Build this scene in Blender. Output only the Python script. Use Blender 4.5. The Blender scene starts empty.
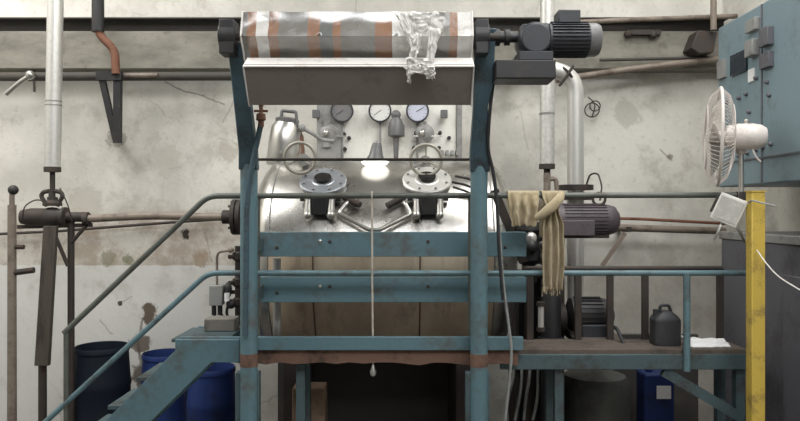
import bpy, bmesh, math, random
from mathutils import Vector, Matrix, noise as mnoise
random.seed(7)
R = math.radians
SC = bpy.context.scene
COL = SC.collection
F = 690.0                      # focal length in pixels of an 800 px wide picture
CAMZ = 2.3                     # eye height above the shop floor

# ------------------------------------------------------------------ camera, world, lights, exposure
cam_d = bpy.data.cameras.new('camera'); cam = bpy.data.objects.new('camera', cam_d); COL.objects.link(cam)
cam.location = (0, 0, CAMZ); cam.rotation_euler = (R(90), 0, 0)
cam_d.sensor_width = 36; cam_d.lens = F / 800 * 36; cam_d.clip_end = 100
SC.camera = cam
w = bpy.data.worlds.new('world'); SC.world = w; w.use_nodes = True
bg = w.node_tree.nodes['Background']; bg.inputs[0].default_value = (0.86, 0.93, 1.0, 1); bg.inputs[1].default_value = 0.20

def area(name, loc, target, sx, sy, power, col=(1, 1, 1)):
    d = bpy.data.lights.new(name, 'AREA'); d.shape = 'RECTANGLE'; d.size = sx; d.size_y = sy; d.energy = power; d.color = col
    o = bpy.data.objects.new(name, d); COL.objects.link(o); o.location = loc
    o.rotation_euler = (Vector(target) - Vector(loc)).to_track_quat('-Z', 'Y').to_euler()
    return o
area('rooflight_daylight', (2.7, 3.7, 6.45), (2.5, 3.9, 1.6), 4.0, 4.2, 265, (1.0, 0.985, 0.95))
area('fill_left_overhead', (-3.9, 4.4, 6.45), (-3.7, 4.5, 1.6), 2.8, 2.8, 240, (1.0, 0.985, 0.95))  # added fill lamp for reel and wall on the left, unseen source
area('fill_front_overhead', (1.2, -0.4, 6.45), (1.0, 0.6, 1.6), 6.0, 2.2, 330, (0.98, 0.99, 1.0))  # added overhead fill for posts, beams and gauge board, no known opening
area('fill_front_low', (2.0, -5.0, 3.0), (0.4, 5.0, 1.9), 4.0, 2.6, 28, (0.95, 0.98, 1.0))  # weak added fill from the front, lifts the dark lower parts, no known gate
vs = SC.view_settings
vs.view_transform = 'Standard'; vs.look = 'None'; vs.gamma = 1; vs.use_curve_mapping = False
vs.exposure = 0.30

# ------------------------------------------------------------------ helpers
def W(px, py, d):
    """point seen at picture position (px, py) that stands d metres away"""
    return Vector(((px - 400) * d / F, d, CAMZ - (py - 210.5) * d / F))
def S(n, d): return n * d / F

class T:
    """small node-tree builder"""
    def __init__(s, name):
        s.m = bpy.data.materials.new(name); s.m.use_nodes = True
        s.t = s.m.node_tree; s.n = s.t.nodes; s.b = s.n['Principled BSDF']
        s.tc = s.n.new('ShaderNodeTexCoord'); s.geo = s.n.new('ShaderNodeNewGeometry')
    def put(s, sock, v):
        if isinstance(v, bpy.types.NodeSocket): s.t.links.new(v, sock)
        elif isinstance(v, (tuple, list)): sock.default_value = (*v, 1) if len(v) == 3 and sock.type == 'RGBA' else v
        else: sock.default_value = v
    def math(s, op, a, b=0.0, c=0.0, clamp=False):
        n = s.n.new('ShaderNodeMath'); n.operation = op; n.use_clamp = clamp
        s.put(n.inputs[0], a); s.put(n.inputs[1], b); s.put(n.inputs[2], c); return n.outputs[0]
    def mix(s, f, a, b):
        n = s.n.new('ShaderNodeMix'); n.data_type = 'RGBA'
        s.put(n.inputs[0], f); s.put(n.inputs[6], a); s.put(n.inputs[7], b); return n.outputs[2]
    def noise(s, scale, detail=4, rough=0.6, vec=None, dist=0.0):
        n = s.n.new('ShaderNodeTexNoise'); n.inputs['Scale'].default_value = scale; n.inputs['Detail'].default_value = detail
        n.inputs['Roughness'].default_value = rough; n.inputs['Distortion'].default_value = dist
        s.t.links.new(vec or s.geo.outputs['Position'], n.inputs['Vector']); return n.outputs[0]
    def step(s, v, lo, hi):
        n = s.n.new('ShaderNodeMapRange'); n.interpolation_type = 'SMOOTHSTEP'
        s.put(n.inputs[0], v); n.inputs[1].default_value = lo; n.inputs[2].default_value = hi; return n.outputs[0]
    def stretch(s, v):
        n = s.n.new('ShaderNodeMapping'); n.inputs['Scale'].default_value = v
        s.t.links.new(s.geo.outputs['Position'], n.inputs['Vector']); return n.outputs[0]
    def xyz(s, which='Position'):
        n = s.n.new('ShaderNodeSeparateXYZ')
        s.t.links.new(s.geo.outputs['Position'] if which == 'Position' else s.tc.outputs['Object'], n.inputs[0]); return n.outputs
    def bump(s, h, strength=0.2, dist=0.01):
        n = s.n.new('ShaderNodeBump'); n.inputs['Strength'].default_value = strength; n.inputs['Distance'].default_value = dist
        s.t.links.new(h, n.inputs['Height']); s.t.links.new(n.outputs[0], s.b.inputs['Normal'])
    def out(s, col=None, rough=None, metal=None):
        if col is not None: s.put(s.b.inputs['Base Color'], col)
        if rough is not None: s.put(s.b.inputs['Roughness'], rough)
        if metal is not None: s.put(s.b.inputs['Metallic'], metal)
        return s.m

def worn(name, col, dirt, amount=0.5, scale=4.0, rough=0.5, metal=0.0, bump=0.15, streak=False):
    t = T(name)
    v = t.stretch((1, 1, 0.18)) if streak else None
    a = t.noise(scale, 6, 0.65, v); b = t.noise(scale * 9, 3, 0.6)
    f = t.math('MULTIPLY', t.step(t.math('ADD', a, t.math('MULTIPLY', b, 0.25)), 0.72 - 0.3 * amount, 0.95 - 0.2 * amount), 0.9)
    c = t.mix(f, col, dirt)
    c = t.mix(t.math('MULTIPLY', b, 0.25), c, tuple(x * 0.6 for x in col))
    t.out(c, t.math('ADD', t.math('MULTIPLY', f, 0.25), rough), t.math('MULTIPLY', t.math('SUBTRACT', 1.0, f), metal) if metal else 0.0)
    if bump: t.bump(b, bump, 0.004)
    return t.m

M = {}
M['blue'] = worn('blue_enamel', (0.095, 0.175, 0.205), (0.085, 0.07, 0.055), 0.42, 3.0, 0.45)
M['rail_grey'] = worn('grey_green_rail_paint', (0.105, 0.115, 0.10), (0.05, 0.04, 0.03), 0.5, 6, 0.42)
M['rail_blue'] = worn('faded_blue_rail_paint', (0.11, 0.19, 0.215), (0.06, 0.05, 0.045), 0.45, 6, 0.4)
M['dark_teal'] = worn('dark_teal_paint', (0.06, 0.095, 0.105), (0.04, 0.032, 0.026), 0.5, 4, 0.5)
M['arm'] = worn('dark_blue_steel', (0.05, 0.092, 0.115), (0.025, 0.025, 0.025), 0.5, 6, 0.5)
M['black'] = worn('greasy_black', (0.018, 0.018, 0.020), (0.05, 0.042, 0.034), 0.35, 9, 0.5)
M['iron'] = worn('dark_rusty_iron', (0.036, 0.029, 0.025), (0.075, 0.044, 0.030), 0.4, 9, 0.65)
M['rust'] = worn('red_rust', (0.20, 0.085, 0.05), (0.07, 0.035, 0.025), 0.5, 10, 0.75)
M['brownpipe'] = worn('brown_grey_pipe', (0.22, 0.18, 0.145), (0.09, 0.065, 0.05), 0.5, 7, 0.5)
M['clad'] = worn('aluminium_cladding', (0.66, 0.65, 0.62), (0.34, 0.33, 0.30), 0.35, 3, 0.36, 0.5, 0.05, True)
M['chrome'] = worn('bright_steel', (0.56, 0.55, 0.52), (0.38, 0.36, 0.33), 0.25, 3, 0.28, 0.9, 0)
M['flange_steel'] = worn('dull_brushed_steel', (0.42, 0.45, 0.49), (0.2, 0.2, 0.2), 0.35, 9, 0.35, 0.7, 0.05)
M['wheel'] = worn('dull_cast_wheel', (0.40, 0.37, 0.32), (0.2, 0.18, 0.15), 0.4, 9, 0.4, 0.3)
M['cover_bright'] = worn('satin_bright_steel', (0.78, 0.77, 0.74), (0.5, 0.48, 0.45), 0.2, 9, 0.42, 0.6, 0.03)
M['dusty_glass'] = worn('dusty_glass', (0.46, 0.45, 0.42), (0.7, 0.67, 0.6), 0.5, 14, 0.3)
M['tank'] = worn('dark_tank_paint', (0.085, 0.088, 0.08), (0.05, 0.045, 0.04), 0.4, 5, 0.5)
M['grey'] = worn('mid_grey_paint', (0.27, 0.27, 0.26), (0.13, 0.12, 0.11), 0.4, 7, 0.5)
M['motor'] = worn('dark_grey_motor_paint', (0.03, 0.032, 0.039), (0.015, 0.015, 0.015), 0.4, 8, 0.45)
M['motor_cap'] = worn('motor_end_cap_grey', (0.13, 0.13, 0.13), (0.06, 0.06, 0.06), 0.4, 8, 0.4)
M['plum'] = worn('dusty_plum_motor_paint', (0.085, 0.068, 0.078), (0.045, 0.036, 0.036), 0.4, 6, 0.5)
M['yellow'] = worn('yellow_post_paint', (0.60, 0.43, 0.075), (0.20, 0.13, 0.06), 0.35, 7, 0.5)
M['drum'] = worn('dark_blue_plastic', (0.007, 0.012, 0.022), (0.018, 0.02, 0.022), 0.3, 5, 0.7)
M['drum_bright'] = worn('blue_plastic', (0.02, 0.04, 0.15), (0.02, 0.025, 0.05), 0.4, 5, 0.45)
for k_ in ('drum', 'drum_bright'): M[k_].node_tree.nodes['Principled BSDF'].inputs['Specular IOR Level'].default_value = 0.2
M['wood'] = worn('weathered_wood', (0.075, 0.062, 0.05), (0.03, 0.024, 0.02), 0.5, 8, 0.8, 0, 0.4, True)
M['deck'] = worn('dirty_deck_boards', (0.105, 0.085, 0.068), (0.05, 0.038, 0.032), 0.5, 5, 0.75, 0, 0.3)
M['brownboard'] = worn('red_brown_board', (0.15, 0.085, 0.06), (0.045, 0.03, 0.025), 0.5, 5, 0.8, 0, 0.3)
M['apron'] = worn('brown_grey_sheet', (0.19, 0.165, 0.145), (0.13, 0.11, 0.10), 0.4, 3, 0.55, 0.1, 0.05)
M['lip'] = worn('pale_sheet_edge', (0.72, 0.70, 0.67), (0.36, 0.28, 0.24), 0.3, 7, 0.4)
M['cream'] = worn('cream_board', (0.80, 0.79, 0.73), (0.55, 0.53, 0.48), 0.35, 3, 0.55, 0, 0.05, True)
M['white'] = worn('off_white', (0.74, 0.72, 0.68), (0.42, 0.38, 0.34), 0.25, 8, 0.45)
M['fan'] = worn('aged_white_plastic', (0.66, 0.61, 0.57), (0.42, 0.36, 0.31), 0.3, 6, 0.4)
M['brass'] = worn('tarnished_brass', (0.22, 0.12, 0.08), (0.08, 0.05, 0.04), 0.4, 12, 0.45, 0.4)
M['cabinet'] = worn('blue_grey_enamel', (0.195, 0.275, 0.31), (0.15, 0.19, 0.205), 0.3, 3, 0.45, 0, 0.05)
M['cabinet_dark'] = worn('dark_grey_enamel', (0.12, 0.12, 0.135), (0.075, 0.072, 0.08), 0.4, 3, 0.5, 0, 0.05)
M['screen'] = worn('dark_screen', (0.02, 0.03, 0.045), (0.03, 0.035, 0.045), 0.3, 8, 0.25)
M['rubber'] = worn('black_rubber', (0.02, 0.022, 0.024), (0.05, 0.05, 0.05), 0.3, 12, 0.6)
M['cable_grey'] = worn('grey_cable', (0.26, 0.27, 0.26), (0.12, 0.12, 0.12), 0.4, 12, 0.5)
M['cord'] = worn('dirty_cord', (0.46, 0.42, 0.36), (0.24, 0.2, 0.16), 0.4, 15, 0.8)
M['brick'] = worn('brown_carton', (0.20, 0.135, 0.09), (0.10, 0.07, 0.05), 0.4, 8, 0.8)
M['concrete'] = worn('grey_block', (0.20, 0.185, 0.165), (0.09, 0.08, 0.07), 0.4, 8, 0.85, 0, 0.4)
M['paper'] = worn('white_paper', (0.80, 0.80, 0.80), (0.6, 0.6, 0.58), 0.15, 8, 0.6)
M['jerry'] = worn('charcoal_plastic', (0.030, 0.031, 0.035), (0.055, 0.055, 0.055), 0.3, 7, 0.5)
M['lens'] = worn('gauge_grey_lens', (0.20, 0.20, 0.20), (0.15, 0.15, 0.15), 0.3, 8, 0.12)
M['dial'] = worn('gauge_white_dial', (0.72, 0.72, 0.70), (0.6, 0.6, 0.58), 0.2, 8, 0.25)
M['dial_blue'] = worn('gauge_bluish_dial', (0.55, 0.57, 0.68), (0.45, 0.47, 0.55), 0.2, 8, 0.25)
M['hole'] = worn('sight_glass_dark', (0.008, 0.008, 0.009), (0.02, 0.02, 0.02), 0.3, 8, 0.15)

def m_cloth():
    t = T('beige_cotton'); a = t.noise(9, 5); b = t.noise(160, 2)
    t.out(t.mix(t.step(a, 0.35, 0.7), (0.40, 0.335, 0.215), (0.285, 0.225, 0.13)), 0.9); t.bump(b, 0.3, 0.003)
    t.b.inputs['Sheen Weight'].default_value = 0.2
    return t.m
M['cloth'] = m_cloth()

def m_film():
    t = T('crumpled_plastic_film'); a = t.noise(22, 4)
    t.out(t.mix(a, (0.92, 0.91, 0.89), (0.80, 0.77, 0.73)), 0.25); t.b.inputs['Alpha'].default_value = 0.72
    t.bump(t.noise(45, 3), 0.6, 0.01); return t.m
M['film'] = m_film()

def m_glow():
    t = T('lit_lamp_lens'); t.out((0.9, 0.9, 0.85), 0.4)
    t.b.inputs['Emission Color'].default_value = (1, 0.98, 0.92, 1); t.b.inputs['Emission Strength'].default_value = 1.6
    return t.m
M['glow'] = m_glow()

def m_reel():
    """plastic wrap on the reel with brown tape stripes round it"""
    t = T('taped_plastic_wrap'); X = t.xyz()
    x = t.math('ADD', X[0], t.math('MULTIPLY', t.noise(7, 2), 0.012))
    u = t.math('DIVIDE', t.math('ADD', x, 1.0), 1.5)               # -1.0 .. 0.5 m along the reel
    n = t.n.new('ShaderNodeValToRGB'); n.color_ramp.interpolation = 'CONSTANT'
    def at(px): return max(0.0, min(1.0, ((px - 400) * 4.03 / F + 1.0) / 1.5))
    br, wh, cl, gr = (0.26, 0.14, 0.085), (0.62, 0.61, 0.58), (0.13, 0.138, 0.132), (0.18, 0.175, 0.16)
    stops = [(236, gr), (248, br), (257, wh), (269, br), (279, gr), (309, br), (321, cl), (334, br), (342, gr), (376, br), (393, wh), (430, gr), (450, br), (458, wh)]
    e = n.color_ramp.elements
    e[0].position = at(stops[0][0]); e[0].color = (*stops[0][1], 1); e[1].position = at(stops[1][0]); e[1].color = (*stops[1][1], 1)
    for px, c in stops[2:]:
        k = e.new(at(px)); k.color = (*c, 1)
    t.t.links.new(u, n.inputs[0])
    c = t.mix(t.math('MULTIPLY', t.step(t.noise(12, 5), 0.45, 0.75), 0.5), n.outputs[0], (0.17, 0.14, 0.12))
    t.out(c, 0.25); t.b.inputs['Coat Weight'].default_value = 1.0; t.b.inputs['Coat IOR'].default_value = 1.9; t.b.inputs['Coat Roughness'].default_value = 0.18; t.bump(t.noise(16, 4, dist=1.0), 0.5, 0.02)
    return t.m
M['reel'] = m_reel()

def m_shell():
    t = T('stainless_shell')
    a = t.noise(2.2, 5, 0.6); b = t.noise(5, 6, 0.7, t.stretch((1, 1, 0.2))); c = t.noise(60, 2)
    col = t.mix(t.step(b, 0.45, 0.75), (0.54, 0.525, 0.495), (0.38, 0.36, 0.33))
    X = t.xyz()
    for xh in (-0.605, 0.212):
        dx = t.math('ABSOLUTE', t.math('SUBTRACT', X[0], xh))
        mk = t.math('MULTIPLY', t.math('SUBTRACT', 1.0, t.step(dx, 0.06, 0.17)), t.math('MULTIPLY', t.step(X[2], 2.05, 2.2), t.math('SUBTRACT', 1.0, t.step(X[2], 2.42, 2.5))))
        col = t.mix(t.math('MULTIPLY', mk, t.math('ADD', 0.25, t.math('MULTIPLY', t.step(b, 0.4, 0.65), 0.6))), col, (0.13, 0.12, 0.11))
    t.out(col, t.math('ADD', 0.20, t.math('MULTIPLY', a, 0.18)), 0.92); t.bump(t.noise(3, 2), 0.06, 0.03); return t.m
M['shell'] = m_shell()

def m_jacket():
    t = T('stained_jacket_sheet')
    a = t.noise(1.6, 5, 0.6, t.stretch((1, 1, 0.6))); b = t.noise(6, 6, 0.7, t.stretch((1, 1, 0.15)))
    col = t.mix(t.step(a, 0.35, 0.68), (0.74, 0.64, 0.50), (0.48, 0.39, 0.29))
    col = t.mix(t.math('MULTIPLY', t.step(b, 0.5, 0.75), 0.6), col, (0.16, 0.11, 0.085))
    t.out(col, 0.5, 0.15); t.bump(b, 0.1, 0.01); return t.m
M['jacket'] = m_jacket()

def m_wall(name, full=True):
    t = T(name); X = t.xyz(); x, z = X[0], X[2]
    n1 = t.noise(0.9, 6, 0.6); n2 = t.noise(3.2, 7, 0.68); n3 = t.noise(14, 5, 0.7)
    col = t.mix(t.step(n1, 0.38, 0.66), (0.68, 0.66, 0.605), (0.52, 0.50, 0.455))
    col = t.mix(t.math('MULTIPLY', t.step(n2, 0.50, 0.72), 0.75), col, (0.42, 0.40, 0.355))
    col = t.mix(t.math('MULTIPLY', t.step(n3, 0.54, 0.74), 0.5), col, (0.30, 0.285, 0.25))
    if full:
        leftm = t.step(x, -1.4, -1.9)
        leftm = t.math('SUBTRACT', 1.0, t.step(x, -1.9, -1.2))
        zw = t.math('ADD', z, t.math('MULTIPLY', t.math('SUBTRACT', n3, 0.5), 0.035))
        # brown-stained course above the whitewash
        band = t.math('MULTIPLY', t.step(zw, 1.735, 1.75), t.math('SUBTRACT', 1.0, t.step(zw, 2.12, 2.45)))
        band = t.math('MULTIPLY', band, leftm)
        col = t.mix(t.math('MULTIPLY', band, t.math('ADD', 0.18, t.math('MULTIPLY', t.step(n2, 0.42, 0.62), 0.55))), col, (0.32, 0.26, 0.20))
        # whitewashed foot of the wall
        ww = t.math('MULTIPLY', t.math('SUBTRACT', 1.0, t.step(zw, 1.735, 1.75)), leftm)
        col = t.mix(t.math('MULTIPLY', ww, t.math('SUBTRACT', 0.85, t.math('MULTIPLY', t.step(n2, 0.5, 0.7), 0.45))), col, (0.66, 0.66, 0.635))
        # mottled damp foot on the other side
        damp = t.math('MULTIPLY', t.math('SUBTRACT', 1.0, t.step(zw, 1.45, 2.05)), t.step(x, 1.2, 1.9))
        col = t.mix(t.math('MULTIPLY', damp, t.math('ADD', 0.12, t.math('MULTIPLY', t.step(n2, 0.42, 0.60), 0.6))), col, (0.44, 0.405, 0.35))
        # single stains, broken plaster and soot marks
        for px, py, r, c, f in [(186, 234, 6, (0.03, 0.025, 0.02), 1.0), (148, 314, 10, (0.13, 0.10, 0.075), 1.0), (120, 303, 3, (0.05, 0.04, 0.03), 1.0), (200, 258, 9, (0.28, 0.20, 0.13), 0.7),
                                (128, 261, 6, (0.13, 0.14, 0.07), 0.7), (110, 260, 9, (0.20, 0.19, 0.12), 0.7), (118, 140, 13, (0.22, 0.20, 0.17), 0.7), (141, 345, 8, (0.12, 0.09, 0.07), 0.9), (139, 375, 11, (0.10, 0.08, 0.06), 0.9),
                                (225, 150, 14, (0.36, 0.33, 0.27), 0.6), (670, 157, 4, (0.2, 0.17, 0.14), 0.8), (165, 160, 20, (0.42, 0.39, 0.34), 0.5), (85, 205, 16, (0.40, 0.37, 0.32), 0.5), (627, 112, 12, (0.38, 0.36, 0.32), 0.5), (640, 300, 26, (0.24, 0.2, 0.15), 0.2), (665, 255, 14, (0.3, 0.27, 0.22), 0.35)]:
            p = W(px, py, 7.0)
            dx = t.math('SUBTRACT', x, p.x); dz = t.math('SUBTRACT', z, p.z)
            dd = t.math('SQRT', t.math('ADD', t.math('MULTIPLY', dx, dx), t.math('MULTIPLY', dz, dz)))
            dd = t.math('ADD', dd, t.math('MULTIPLY', t.math('ADD', t.math('MULTIPLY', t.math('SUBTRACT', n2, 0.5), 2.2), t.math('SUBTRACT', n3, 0.5)), S(r, 7) * 1.9))
            mk = t.math('SUBTRACT', 1.0, t.step(dd, S(r, 7) * 0.7, S(r, 7) * 1.15))
            col = t.mix(t.math('MULTIPLY', mk, f), col, c)
        # drawn-out plaster cracks
        for a, b, c, dpt in [((165, 82), (184, 91), 1.0, 0.6), ((184, 91), (203, 95), 1.0, 0.6), ((203, 95), (224, 104), 1.0, 0.55), ((236, 98), (222, 122), 0.8, 0.35), ((143, 318), (138, 345), 1.8, 0.7),
                          ((138, 345), (143, 372), 2.2, 0.75), ((143, 372), (136, 400), 2.4, 0.75), ((118, 304), (132, 296), 0.9, 0.4), ((100, 320), (112, 335), 1.0, 0.35), ((205, 232), (212, 262), 1.2, 0.3), ((520, 110), (528, 150), 0.7, 0.25), ((660, 150), (672, 160), 1.2, 0.5)]:
            p, q = W(*a, 7.0), W(*b, 7.0); ex, ez = q.x - p.x, q.z - p.z; l2 = ex * ex + ez * ez
            wx = t.math('ADD', x, t.math('MULTIPLY', t.math('SUBTRACT', n3, 0.5), 0.07)); wz = t.math('ADD', z, t.math('MULTIPLY', t.math('SUBTRACT', n2, 0.5), 0.07))
            rx, rz = t.math('SUBTRACT', wx, p.x), t.math('SUBTRACT', wz, p.z)
            h = t.math('DIVIDE', t.math('ADD', t.math('MULTIPLY', rx, ex), t.math('MULTIPLY', rz, ez)), l2, clamp=True)
            ax_, az_ = t.math('SUBTRACT', rx, t.math('MULTIPLY', h, ex)), t.math('SUBTRACT', rz, t.math('MULTIPLY', h, ez))
            dd = t.math('SQRT', t.math('ADD', t.math('MULTIPLY', ax_, ax_), t.math('MULTIPLY', az_, az_)))
            mk = t.math('SUBTRACT', 1.0, t.step(dd, S(c, 7) * 0.4, S(c, 7) * 1.1))
            col = t.mix(t.math('MULTIPLY', mk, dpt), col, (0.10, 0.085, 0.07))
        # hairline cracks
        v = t.n.new('ShaderNodeTexVoronoi'); v.feature = 'DISTANCE_TO_EDGE'; v.inputs['Scale'].default_value = 0.75
        wv = t.n.new('ShaderNodeVectorMath'); wv.operation = 'ADD'
        nn = t.n.new('ShaderNodeTexNoise'); nn.inputs['Scale'].default_value = 3; nn.inputs['Detail'].default_value = 5
        t.t.links.new(t.geo.outputs['Position'], nn.inputs['Vector'])
        sc = t.n.new('ShaderNodeVectorMath'); sc.operation = 'SCALE'; sc.inputs['Scale'].default_value = 0.35
        t.t.links.new(nn.outputs['Color'], sc.inputs[0]); t.t.links.new(t.geo.outputs['Position'], wv.inputs[0]); t.t.links.new(sc.outputs[0], wv.inputs[1])
        t.t.links.new(wv.outputs[0], v.inputs['Vector'])
        cr = t.math('MULTIPLY', t.math('SUBTRACT', 1.0, t.step(v.outputs['Distance'], 0.002, 0.008)), t.step(n1, 0.52, 0.66))
        col = t.mix(t.math('MULTIPLY', cr, 0.4), col, (0.16, 0.14, 0.12))
    t.out(col, 0.85); t.bump(n3, 0.35, 0.015)
    return t.m
M['wall'] = m_wall('limewashed_plaster'); M['wall_plain'] = m_wall('old_plaster', False)

def m_lintel():
    t = T('grimy_concrete_beam'); n1 = t.noise(1.3, 6, 0.65, t.stretch((1, 1, 3))); n2 = t.noise(7, 6, 0.7)
    col = t.mix(t.step(n1, 0.36, 0.66), (0.25, 0.238, 0.20), (0.15, 0.14, 0.12))
    col = t.mix(t.math('MULTIPLY', t.step(n2, 0.52, 0.74), 0.6), col, (0.11, 0.10, 0.08))
    t.out(col, 0.85); t.bump(n2, 0.35, 0.015); return t.m
M['lintel'] = m_lintel()
M['floor'] = worn('oily_concrete', (0.11, 0.10, 0.09), (0.045, 0.04, 0.035), 0.5, 2, 0.7, 0, 0.2)
M['ceiling'] = worn('dusty_roof_sheet', (0.22, 0.215, 0.20), (0.13, 0.12, 0.11), 0.5, 1.2, 0.8, 0, 0.1)
M['beam_dark'] = worn('dark_steel_and_shade', (0.055, 0.05, 0.045), (0.10, 0.085, 0.07), 0.4, 4, 0.7)  # dark steel; also the tone of the added sheets that imitate shade

ORG = {}
class MB:
    """collects shapes in world coordinates; build() links them as ONE mesh object"""
    def __init__(s): s.bm = bmesh.new()
    def _add(s, verts, faces):
        vs_ = [s.bm.verts.new(v) for v in verts]
        for f in faces:
            try: s.bm.faces.new([vs_[i] for i in f])
            except ValueError: pass
        return s
    def box(s, c, size, rot=None):
        c = Vector(c); hx, hy, hz = [k / 2 for k in size]
        vv = [Vector((x, y, z)) for x in (-hx, hx) for y in (-hy, hy) for z in (-hz, hz)]
        if rot is not None: vv = [rot @ v for v in vv]
        return s._add([c + v for v in vv], [(0, 1, 3, 2), (4, 6, 7, 5), (0, 4, 5, 1), (2, 3, 7, 6), (0, 2, 6, 4), (1, 5, 7, 3)])
    def bar(s, a, b, wd, th, up=(0, 1, 0)):
        """rectangular bar from a to b, th along up, wd across"""
        a, b = Vector(a), Vector(b); z = (b - a).normalized(); u = Vector(up); u = (u - z * u.dot(z)).normalized(); x = u.cross(z)
        vv = [p + x * (i * wd / 2) + u * (j * th / 2) for p in (a, b) for i in (-1, 1) for j in (-1, 1)]
        return s._add(vv, [(0, 1, 3, 2), (4, 6, 7, 5), (0, 4, 5, 1), (2, 3, 7, 6), (0, 2, 6, 4), (1, 5, 7, 3)])
    def lathe(s, p0, axis, prof, seg=24):
        """prof: (distance along axis, radius) list"""
        p0 = Vector(p0); z = Vector(axis).normalized(); u = z.orthogonal().normalized(); v = z.cross(u)
        vv, ff = [], []
        for t, r in prof:
            for k in range(seg):
                a = 2 * math.pi * k / seg; vv.append(p0 + z * t + (u * math.cos(a) + v * math.sin(a)) * max(r, 1e-4))
        n = len(prof)
        for i in range(n - 1):
            for k in range(seg):
                ff.append((i * seg + k, i * seg + (k + 1) % seg, (i + 1) * seg + (k + 1) % seg, (i + 1) * seg + k))
        ff.append(tuple(reversed(range(seg)))); ff.append(tuple((n - 1) * seg + k for k in range(seg)))
        return s._add(vv, ff)
    def cyl(s, a, b, r, r2=None, seg=20):
        a, b = Vector(a), Vector(b)
        return s.lathe(a, b - a, [(0, r), ((b - a).length, r if r2 is None else r2)], seg)
    def tube(s, pts, r, seg=10, bend=0.0, nb=6, closed=False):
        pts = [Vector(p) for p in pts]
        if bend and not closed: pts = fillet(pts, bend, nb)
        n = len(pts); vv, ff = [], []; u = None
        for i, p in enumerate(pts):
            if closed: d = (pts[(i + 1) % n] - pts[i - 1]).normalized()
            else: d = ((pts[min(i + 1, n - 1)] - p).normalized() + (p - pts[max(i - 1, 0)]).normalized()).normalized()
            if u is None: u = d.orthogonal().normalized()
            else: u = (u - d * u.dot(d)).normalized()
            v = d.cross(u); rr = r[i] if isinstance(r, (list, tuple)) else r
            for k in range(seg):
                a = 2 * math.pi * k / seg; vv.append(p + (u * math.cos(a) + v * math.sin(a)) * rr)
        for i in range(n if closed else n - 1):
            j = (i + 1) % n
            for k in range(seg): ff.append((i * seg + k, i * seg + (k + 1) % seg, j * seg + (k + 1) % seg, j * seg + k))
        if not closed:
            ff.append(tuple(reversed(range(seg)))); ff.append(tuple((n - 1) * seg + k for k in range(seg)))
        return s._add(vv, ff)
    def ring(s, c, normal, RR, r, n=32, seg=8):
        c = Vector(c); z = Vector(normal).normalized(); u = z.orthogonal().normalized(); v = z.cross(u)
        return s.tube([c + (u * math.cos(2 * math.pi * k / n) + v * math.sin(2 * math.pi * k / n)) * RR for k in range(n)], r, seg, closed=True)
    def ball(s, c, r, sc=(1, 1, 1), seg=14, rings=9):
        c = Vector(c); vv, ff = [], []
        for i in range(rings + 1):
            th = math.pi * i / rings
            for k in range(seg):
                a = 2 * math.pi * k / seg
                vv.append(c + Vector((math.sin(th) * math.cos(a) * sc[0], math.sin(th) * math.sin(a) * sc[1], math.cos(th) * sc[2])) * r)
        for i in range(rings):
            for k in range(seg): ff.append((i * seg + k, (i + 1) * seg + k, (i + 1) * seg + (k + 1) % seg, i * seg + (k + 1) % seg))
        return s._add(vv, ff)
    def prism(s, poly, vec):
        """closed polygon extruded along vec"""
        poly = [Vector(p) for p in poly]; vec = Vector(vec); n = len(poly)
        ff = [tuple(range(n)), tuple(reversed(range(n, 2 * n)))] + [(i, n + i, n + (i + 1) % n, (i + 1) % n) for i in range(n)]
        return s._add(poly + [p + vec for p in poly], ff)
    def grid(s, fn, nu, nv):
        vv = [Vector(fn(i / nu, j / nv)) for i in range(nu + 1) for j in range(nv + 1)]
        return s._add(vv, [(i * (nv + 1) + j, (i + 1) * (nv + 1) + j, (i + 1) * (nv + 1) + j + 1, i * (nv + 1) + j + 1) for i in range(nu) for j in range(nv)])
    def build(s, name, mat, parent=None, bevel=0.0, solid=0.0, label=None, sub=0):
        bmesh.ops.remove_doubles(s.bm, verts=s.bm.verts, dist=1e-5)
        bmesh.ops.recalc_face_normals(s.bm, faces=s.bm.faces)
        xs = [v.co for v in s.bm.verts]
        lo = Vector([min(v[i] for v in xs) for i in range(3)]); hi = Vector([max(v[i] for v in xs) for i in range(3)])
        org = ORG[parent] if parent is not None else Vector(((lo.x + hi.x) / 2, (lo.y + hi.y) / 2, lo.z))
        for v in s.bm.verts: v.co -= org
        me = bpy.data.meshes.new(name); s.bm.to_mesh(me); s.bm.free()
        for p in me.polygons: p.use_smooth = True
        me.set_sharp_from_angle(angle=R(38))
        me.materials.append(M[mat] if isinstance(mat, str) else mat)
        o = bpy.data.objects.new(name, me); COL.objects.link(o)
        if parent is not None: o.parent = parent
        else: o.location = org
        ORG[o] = org
        if solid:
            k = o.modifiers.new('thickness', 'SOLIDIFY'); k.thickness = solid; k.offset = 0
        if bevel:
            k = o.modifiers.new('edge', 'BEVEL'); k.width = bevel; k.segments = 2; k.limit_method = 'ANGLE'; k.angle_limit = R(40)
        if sub:
            k = o.modifiers.new('smooth', 'SUBSURF'); k.levels = sub; k.render_levels = sub
        if label: o['label'] = label
        return o

def fillet(pts, rad, nb):
    out = [pts[0]]
    for i in range(1, len(pts) - 1):
        a, p, b = pts[i - 1], pts[i], pts[i + 1]
        k = min(rad, (a - p).length * 0.49, (b - p).length * 0.49)
        q0 = p + (a - p).normalized() * k; q1 = p + (b - p).normalized() * k
        for j in range(nb + 1):
            t = j / nb; out.append(q0 * (1 - t) ** 2 + p * (2 * t * (1 - t)) + q1 * t * t)
    out.append(pts[-1]); return out

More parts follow.
